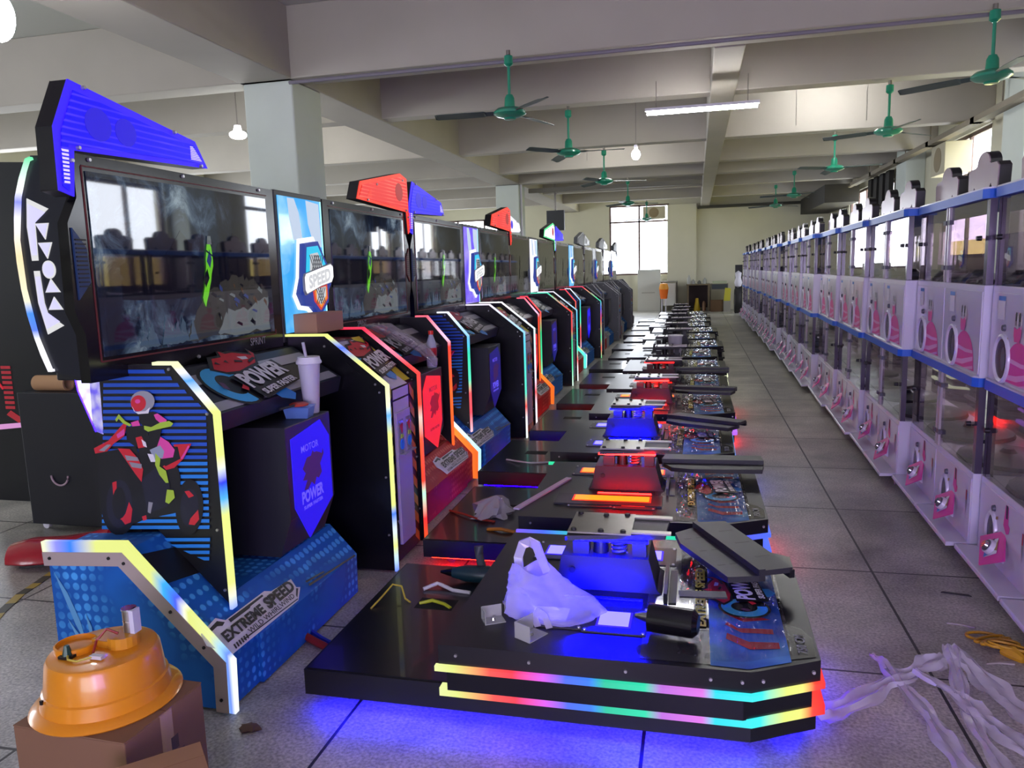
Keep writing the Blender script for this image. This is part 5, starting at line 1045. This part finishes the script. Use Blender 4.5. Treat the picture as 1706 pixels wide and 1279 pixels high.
# ------------------------------------------------------------------ behind the left row
r = thing('equipment_case', 'low black case on the floor behind the nearest cabinet, with a cardboard tube on top', 'case', (-3.68, 3.95, 0))
m = MB(); m.box(-3.98, -3.39, 3.72, 4.12, .045, .866, M('case_black', '#15161f', .4)); m.build('body', r, .006)
m = MB(); m.tube([(-3.73+.06*cos(q), 3.712, .36+.06*sin(q)) for q in [R(180+k*12) for k in range(16)]], .006, M('handle_pale', '#a08890', .4), 8); m.build('ring_handle', r)
for x in (-3.93, -3.46):
    for y in (3.78, 4.06):
        m = MB(); m.cyl((x, y-.012, .024), (x, y+.012, .024), .024, .024, offw, 12); m.box(x-.015, x+.015, y-.015, y+.015, .03, .048, steel); m.build('caster', r)
m = MB(); N = 26; m.loft([[(x, 3.80+rr*cos(2*pi*k/N), .914+rr*sin(2*pi*k/N)) for k in range(N)] for x, rr in ((-3.9, .047), (-3.67, .047), (-3.67, .036), (-3.9, .036), (-3.9, .047))], M('tube_kraft', '#a8835a', .75), True, False); tag(m.build('cardboard_tube'), 'kraft cardboard tube lying on the low black case', 'tube')
r = thing('motorbike_seat', 'glossy red motorbike seat lying on the floor behind the blue foot', 'seat', (0, 0, 0)); rs = M('seat_red', '#a01428', .25, coat=.4)
m = MB(); rings = []
for y, w_, h in ((-.22, .03, .05), (-.2, .10, .075), (-.1, .14, .095), (.05, .15, .085), (.2, .13, .1), (.3, .1, .13), (.34, .03, .12)):
    rings.append([(w_*cos(2*pi*k/18), y, .04+(h if sin(2*pi*k/18) > 0 else .03)*sin(2*pi*k/18)) for k in range(18)])
m.loft(rings, rs, True, True); m.build('cushion', r)
m = MB(); m.box(-.08, .08, -.14, .2, 0.0, .02, black); m.build('base_pan', r)
r.location = (-3.42, 3.30, .003); r.rotation_euler.z = R(-65)
def rear_cab(loc, label, neon):
    r = thing('arcade_cabinet', label, 'arcade machine', (0, 0, 0), 'dark cabinets behind the row')
    m = MB(); m.prism([(-.5, 0), (.5, 0), (.5, .8), (.46, 1.0), (.5, 1.25), (.46, 2.28), (-.5, 2.34)], 'y', 0, .9, M('cab_navy', '#0b0d16', .35)); m.build('body', r, .01)
    m = MB(); m.bar([(-.42, -.004, 1.12), (-.32, -.004, .95), (-.2, -.004, .8)], .012, .008, EM('neon_red', '#d01830', .8), (0, 1, 0)); m.build('neon_line', r)
    m = MB()
    for k in range(9): m.box(-.20, -.12, -.003, 0, .66+k*.035, .68+k*.035, redp)
    m.prism([(-.2, .62), (-.1, .56), (-.08, .6), (-.16, .65)], 'y', -.003, 0, redp); m.build('side_print', r)
    m = MB(); m.prism([(-.5, 1.24), (-.36, 1.26), (-.35, 1.42), (-.5, 1.5)], 'y', -.006, 0, EM('neon_violet', '#5a20f0', .9)); m.bar([(-.5, -.008, 1.5), (-.42, -.008, 1.42), (-.36, -.008, 1.3)], .03, .006, EM('neon_green', '#40e0a0', .9), (0, 1, 0)); m.build('neon_shape', r)
    m = MB(); m.prism([(-.4, .5), (.0, .54), (-.02, .57), (-.38, .54)], 'y', -.006, 0, EM('neon_pink', '#e8a0e0', .8)); m.build('neon_foot', r)
    r.location = loc; return r
rc = rear_cab((-4.45, 4.25, 0), 'dark arcade cabinet with red striped print at the left edge, behind the curved arch', 1)
o = copy_tree(rc); o.location = (-5.6, 5.3, 0); o['label'] = 'dark arcade cabinet farther left, behind the one with the red striped print'
m = MB()
P = [(-3.05, 2.55), (-3.13, 2.69), (-3.22, 2.89), (-3.25, 3.02), (-3.3, 3.2)]
for k in range(4):
    a, b_ = P[k], P[k+1]; n = 2
    for j in range(n):
        p0 = [a[i]+(b_[i]-a[i])*j/n for i in (0, 1)]; p1 = [a[i]+(b_[i]-a[i])*(j+1)/n for i in (0, 1)]
        m.bar([(p0[0], p0[1], .002), (p1[0], p1[1], .002)], .045, .002, M('tape_yellow', '#a8903a', .5) if (j % 2) else M('tape_dark', '#3c3c30', .5), (0, 0, 1))
tag(m.build('hazard_tape'), 'yellow and black hazard tape stuck on the floor at the left edge', 'tape')
# ------------------------------------------------------------------ floor on the right
sheet = M('packing_film', '#dedae6', .2, alpha=.55, noise=(14, .2))
def strip(path, ws, label, seed):
    random.seed(seed); v = []; f = []; n = 6; pts = [Vector(p) for p in path]
    # smooth the run of the strip
    fine = []
    for i in range(len(pts)-1):
        for q in range(6): fine.append((pts[i].lerp(pts[i+1], q/6), ws[i]+(ws[i+1]-ws[i])*q/6))
    fine.append((pts[-1], ws[-1]))
    for i, (p, w_) in enumerate(fine):
        d = (fine[min(i+1, len(fine)-1)][0]-fine[max(i-1, 0)][0]).normalized(); a = Vector((-d.y, d.x, 0)).normalized()
        for k in range(n+1):
            q = p+a*w_*(k/n-.5)*(1+.25*sin(i*.9)); v.append((q.x, q.y, q.z+.004+.010*(1+sin(k*2.1+i*.35+seed))*(.4+random.random()*.6)))
    for i in range(len(fine)-1):
        for k in range(n): f.append((i*(n+1)+k, i*(n+1)+k+1, (i+1)*(n+1)+k+1, (i+1)*(n+1)+k))
    m = MB(); m.add(v, f, sheet, True); return tag(m.build('packing_strip'), label, 'plastic strip', 'packing film strips on the floor')
strip([(.40, 2.50, 0), (.52, 2.60, 0), (.66, 2.76, .0), (.78, 2.84, .01), (.86, 2.90, .03), (.93, 2.96, .03)], [.10, .10, .08, .07, .10, .05], 'strip of clear packing film running to the platform corner', 1)
strip([(.66, 2.97, 0), (.69, 2.90, .01), (.72, 2.76, .0), (.755, 2.58, 0), (.775, 2.42, 0), (.80, 2.25, 0)], [.015, .05, .06, .06, .08, .10], 'strip of clear packing film running straight towards the camera', 2)
strip([(.94, 3.0, .05), (.92, 2.86, .03), (.89, 2.68, .0), (.88, 2.5, 0), (.90, 2.3, 0)], [.05, .05, .05, .05, .06], 'strip of clear packing film in the middle of the tangle', 3)
strip([(.94, 3.0, .05), (.99, 2.86, .02), (1.03, 2.72, 0), (1.10, 2.58, 0), (1.16, 2.45, 0)], [.05, .10, .11, .10, .10], 'wide strip of clear packing film under the capsule machine ledges', 4)
strip([(.78, 2.84, .02), (.87, 2.72, .01), (.93, 2.58, 0), (.99, 2.45, 0), (1.05, 2.3, 0)], [.03, .06, .09, .09, .09], 'strip of clear packing film crossing below the wide one', 5)
ys = M('strap_yellow', '#b88a1a', .4)
m = MB()
for k in range(5): m.tube([(1.12+.06*cos(q)+.012*k, 3.2-.03*k+.035*sin(q+k), .01+.006*k) for q in [2*pi*j/16 for j in range(17)]], .006, ys, 6)
tag(m.build('strap_bundle'), 'bundle of yellow plastic strap on the floor under the capsule machine ledge', 'strap')
m = MB(); m.tube([(1.15, 3.09, .012), (1.18, 3.06, .014), (1.20, 3.02, .012)], [.02, .03, .015], ys, 8); tag(m.build('strap_end'), 'folded end of yellow strap beside the yellow bundle', 'strap')
for p, rz, l in (((1.07, 3.3, .001), -15, 'pale torn paper scrap on the floor left of the yellow strap'), ((1.11, 2.99, .001), 10, 'pale torn paper scrap between the strap and the film strips')):
    m = MB(); m.prism([(-.05, 0), (.0, .006), (.05, -.004), (.055, .012), (.0, .02), (-.02, .012)], 'z', 0, .006, M('scrap_pale', '#a8a098', .7)); tag(place(m.build('paper_scrap'), p, rz), l, 'scrap')
m = MB(); m.prism([(-.06, 0), (.06, -.01), (.05, .006), (-.05, .012)], 'z', 0, .004, black); tag(place(m.build('rubber_strip'), (1.15, 3.63, .001), -8), 'short black rubber strip on the floor by the capsule machine casters', 'strip')
# ------------------------------------------------------------------ far end of the hall
bd = M('board_white', '#cfd0c8', .6, noise=(2, .04))
m = MB(); m.box(-.39, .39, 0, .04, 0, 1.44, bd); m.box(-.25, .2, -.004, 0, .62, .65, M('board_groove', '#a8a89e', .6)); tag(place(m.build('white_board'), (-1.57, 26.92, 0), 0, -8), 'white door board leaning on the wall under the far window', 'board')
r = thing('work_desk', 'pale metal desk by the white board at the far wall', 'desk', (-.85, 26.7, 0)); m = MB(); m.box(-1.15, -.6, 26.4, 27.0, .98, 1.02, M('desk_grey', '#7a786c', .5)); m.build('desk_top', r)
for x in (-1.13, -.64):
    m = MB(); m.box(x, x+.04, 26.42, 26.98, 0, .98, M('desk_dark', '#4a4438', .5)); m.build('side_panel', r)
m = MB(); m.box(-1.08, -.65, 26.45, 26.5, .2, .95, bd); m.build('front_panel', r)
r = thing('orange_basket', 'orange basket standing before the far desk', 'basket', (-1.03, 26.1, 0)); ob = M('basket_orange', '#f07018', .5)
m = MB(); m.lathe([(.0, .45), (.11, .45), (.15, .75), (.155, .76), (.14, .75), (.0, .70)], (-1.03, 26.1, 0), ob, 20); m.build('bowl', r)
m = MB(); m.lathe([(.155, .76), (.16, .80), (.12, .95), (.0, .97)], (-1.03, 26.1, 0), M('basket_yellow', '#f0a030', .5), 20); m.build('lid', r)
for a in range(4):
    m = MB(); m.cyl((-1.03+.09*cos(a*pi/2+.7), 26.1+.09*sin(a*pi/2+.7), 0), (-1.03+.09*cos(a*pi/2+.7), 26.1+.09*sin(a*pi/2+.7), .46), .01, .01, offw, 8); m.build('leg', r)
wdm = M('table_wood', '#6a5c44', .6, noise=(4, .15)); dkr = M('cupboard_dark_red', '#33201e', .6)
r = thing('open_table', 'low cluttered wooden table with a dark red back at the far wall', 'table', (.1, 26.7, 0)); m = MB(); m.box(-.3, .47, 26.4, 27.0, .86, .9, wdm); m.build('table_top', r)
for x in (-.28, .40):
    m = MB(); m.box(x, x+.06, 26.42, 27.0, 0, .86, wdm); m.build('leg', r)
m = MB(); m.box(-.22, .4, 26.9, 26.95, .1, .86, dkr); m.build('back_panel', r)
m = MB(); m.lathe([(.0, .0), (.12, .0), (.06, .32), (.05, .42), (.0, .43)], (.0, 0, 0), M('sack_yellow', '#c0a020', .6), 14); tag(place(m.build('yellow_sack'), (.05, 26.6, .0)), 'yellow bottle under the low cluttered table', 'bottle')
m = MB(); m.lathe([(.0, .0), (.06, .0), (.06, .25), (.03, .32), (.0, .33)], (0, 0, 0), M('jar_brown', '#8a6a50', .5), 14); tag(place(m.build('brown_jar'), (.28, 26.6, .0)), 'brown jar under the low cluttered table', 'jar')
for i, (x, h, c, l) in enumerate(((-.22, .3, '#b8b8b0', 'tall pale bottle at the left end of the low table'), (-.08, .16, '#a0a09a', 'short pale pot on the low table beside the tall bottle'), (.12, .12, '#6a6a60', 'small grey bowl in the middle of the low table'), (.3, .2, '#9a9c94', 'grey pot at the right end of the low table'))):
    m = MB(); m.lathe([(.0, 0), (.06, 0), (.065, h*.6), (.025, h*.85), (.025, h), (.0, h)], (0, 0, 0), M('pot_%s' % c[1:], c, .5), 12); tag(place(m.build('pot'), (x, 26.65, .9)), l, 'pot', 'pots on the low table')
r = thing('storage_cabinet', 'grey-brown cabinet with a dark drawer at the far wall', 'cabinet', (.75, 26.7, 0)); m = MB(); m.box(.5, 1.05, 26.4, 27.0, 0, .9, M('cabinet_drab', '#7a745e', .6)); m.build('body', r)
m = MB(); m.box(.53, 1.03, 26.38, 26.4, .72, .88, M('drawer_slate', '#30383c', .5)); m.build('drawer', r)
bm = bm_box('cardboard_box', (.4, .3, .38), M('carton_brown', '#5a4228', .8)); tag(place(bm, (.68, 26.1, 0)), 'brown carton on the floor before the far cabinet', 'box')
bm = bm_box('paper_bundle', (.45, .3, .08), M('bundle_green', '#a8b090', .7)); tag(place(bm, (.78, 26.65, .9)), 'pale green bundle on top of the far cabinet', 'bundle')
m = MB(); m.prism([(-.1, 0), (.1, 0), (.12, .4), (-.06, .42)], 'y', 0, .2, M('bag_yellow', '#b8b030', .6)); tag(place(m.build('yellow_bag'), (1.0, 25.9, .35)), 'yellow bag beside the tyre at the far end', 'bag')
bm = bm_box('stool', (.22, .22, .35), M('stool_grey', '#86827a', .6)); tag(place(bm, (1.0, 26.0, 0)), 'grey stool under the yellow bag at the far end', 'stool')
r = thing('tyre_display', 'black tyre on a tall black stand at the end of the capsule row', 'tyre', (1.27, 24.9, 0))
m = MB(); m.box(1.2, 1.42, 25.0, 25.06, 0, 1.5, black); m.build('stand', r)
m = MB(); N = 28; m.loft([[(1.27+a_, 24.9+rr*cos(2*pi*k/N), .40+rr*sin(2*pi*k/N)) for k in range(N)] for a_, rr in ((-.07, .26), (-.09, .36), (0, .39), (.09, .36), (.07, .26), (-.07, .26))], M('tyre_rubber', '#1a1a1c', .6), True, False); m.build('tyre', r)
m = MB(); m.cyl((1.2, 24.9, .4), (1.34, 24.9, .4), .26, .26, M('rim_silver', '#a8acb4', .35, .7), 24); m.build('rim', r)
m = MB(); m.lathe([(.0, .8), (.09, .84), (.12, .95), (.08, 1.1), (.1, 1.25), (.0, 1.32)], (1.29, 24.9, 0), offw, 14); m.build('plush_form', r)
# ------------------------------------------------------------------ wall and ceiling fittings
def ac_unit(loc, sz, label):
    r = thing('air_conditioner', label, 'air conditioner', (0, 0, 0)); x, y, z = sz
    m = MB(); m.box(-x/2, x/2, -y/2, y/2, 0, z, M('ac_beige', '#b8b094', .5)); m.build('body', r, .01)
    m = MB(); ax = 'x' if x < y else 'y'
    c = (0, z*.5); q = [(c[0]+z*.4*cos(2*pi*k/20), c[1]+z*.4*sin(2*pi*k/20)) for k in range(20)]
    if ax == 'x': m.prism(q, 'x', -x/2-.004, -x/2, M('ac_grille', '#8a7a5a', .6))
    else: m.prism(q, 'y', -y/2-.004, -y/2, M('ac_grille', '#8a7a5a', .6))
    m.build('fan_grille', r); r.location = loc; return r
ac_unit((4.12, 14.45, 2.88), (.4, .75, .5), 'beige air conditioner set in the right side window')
ac_unit((-1.4, 27.2, 3.14), (.75, .3, .42), 'beige air conditioner in the top right pane of the far window')
m = MB()
m.box(3.85, 3.93, 2, 21.9, 3.40, 3.44, M('conduit_drab', '#7a705e', .6))
for k in range(12): m.box(3.88, 3.895, 2.0+k*1.6, 2.02+k*1.6, 3.44, 4.19, MATS['conduit_drab'])
for k in range(6): m.box(3.80, 3.945, 8+k*2.2, 10.35+k*2.2, 3.39, 3.47, MATS['conduit_drab'])
tag(m.build('cable_tray'), 'drab cable tray hanging along the right wall above the windows', 'cable tray')
m = MB(); m.tube([(-4.0, 7.33, 3.45), (4.2, 7.33, 3.46)], .018, M('conduit_pale', '#7a7480', .5), 8); tag(m.build('conduit_pipe'), 'thin conduit pipe along the lower edge of the nearest ceiling beam', 'pipe')
m = MB(); m.box(-3.9, .1, 18.3, 18.42, 3.34, 3.44, M('duct_grey', '#6e6a60', .6)); tag(m.build('ceiling_trunking'), 'grey cable trunking hanging across the hall beside the second pillar', 'trunking')
m = MB(); m.tube([(-3.99, 17.9, 0), (-3.99, 17.9, 3.5)], .025, offw, 8); tag(m.build('drain_pipe'), 'white vertical pipe on the second pillar', 'pipe')
m = MB(); m.box(-3.7, -3.25, 19.5, 19.62, 2.5, 3.0, M('box_slate', '#44464a', .5)); m.box(-3.5, -3.45, 19.54, 19.58, 3.0, 4.2, steel); tag(m.build('hanging_speaker'), 'dark grey box hanging beside the second pillar', 'speaker')
m = MB()
for k in range(7):
    y = 18.6+k*.3; m.box(4.1+.05*(k % 2), 4.2, y, y+.32, 2.62+.05*((k*3) % 4), 3.45, M('cloth_dark', '#2c2a28', .8))
tag(m.build('hanging_cloth'), 'dark cloth hanging on the right wall above the capsule machines', 'cloth')
m = MB(); m.box(3.3, 4.15, 22, 26.8, 3.05, 3.52, M('duct_dark', '#2a2622', .7, noise=(3, .4))); tag(m.build('dark_duct'), 'dark ductwork in the far right corner under the ceiling', 'duct')

# ------------------------------------------------------------------ light of the hall
for i, (x, y, z) in enumerate(((2.3, .6, 3.45), (-6.5, 11.4, 3.95), (1.9, 12.3, 4.06), (-1.5, 14.6, 4.05))):  # unseen tube lamps added to brighten beams, floor and capsule machines
    o = tube_lamp(x, y, z, 1.2, 'added white tube lamp out of view near the ceiling, brightening beams and floor')
    o['group'] = 'added tube lamps out of view'
L = bpy.data.lights.new('violet_machine_light', 'AREA'); L.energy = 110; L.color = (.6, .36, 1); L.size = 1.6; lo = bpy.data.objects.new('violet_machine_light', L); COL.objects.link(lo)
lo.location = (.2, -1.6, 1.2); lo.rotation_euler = (R(116), 0, R(-6))
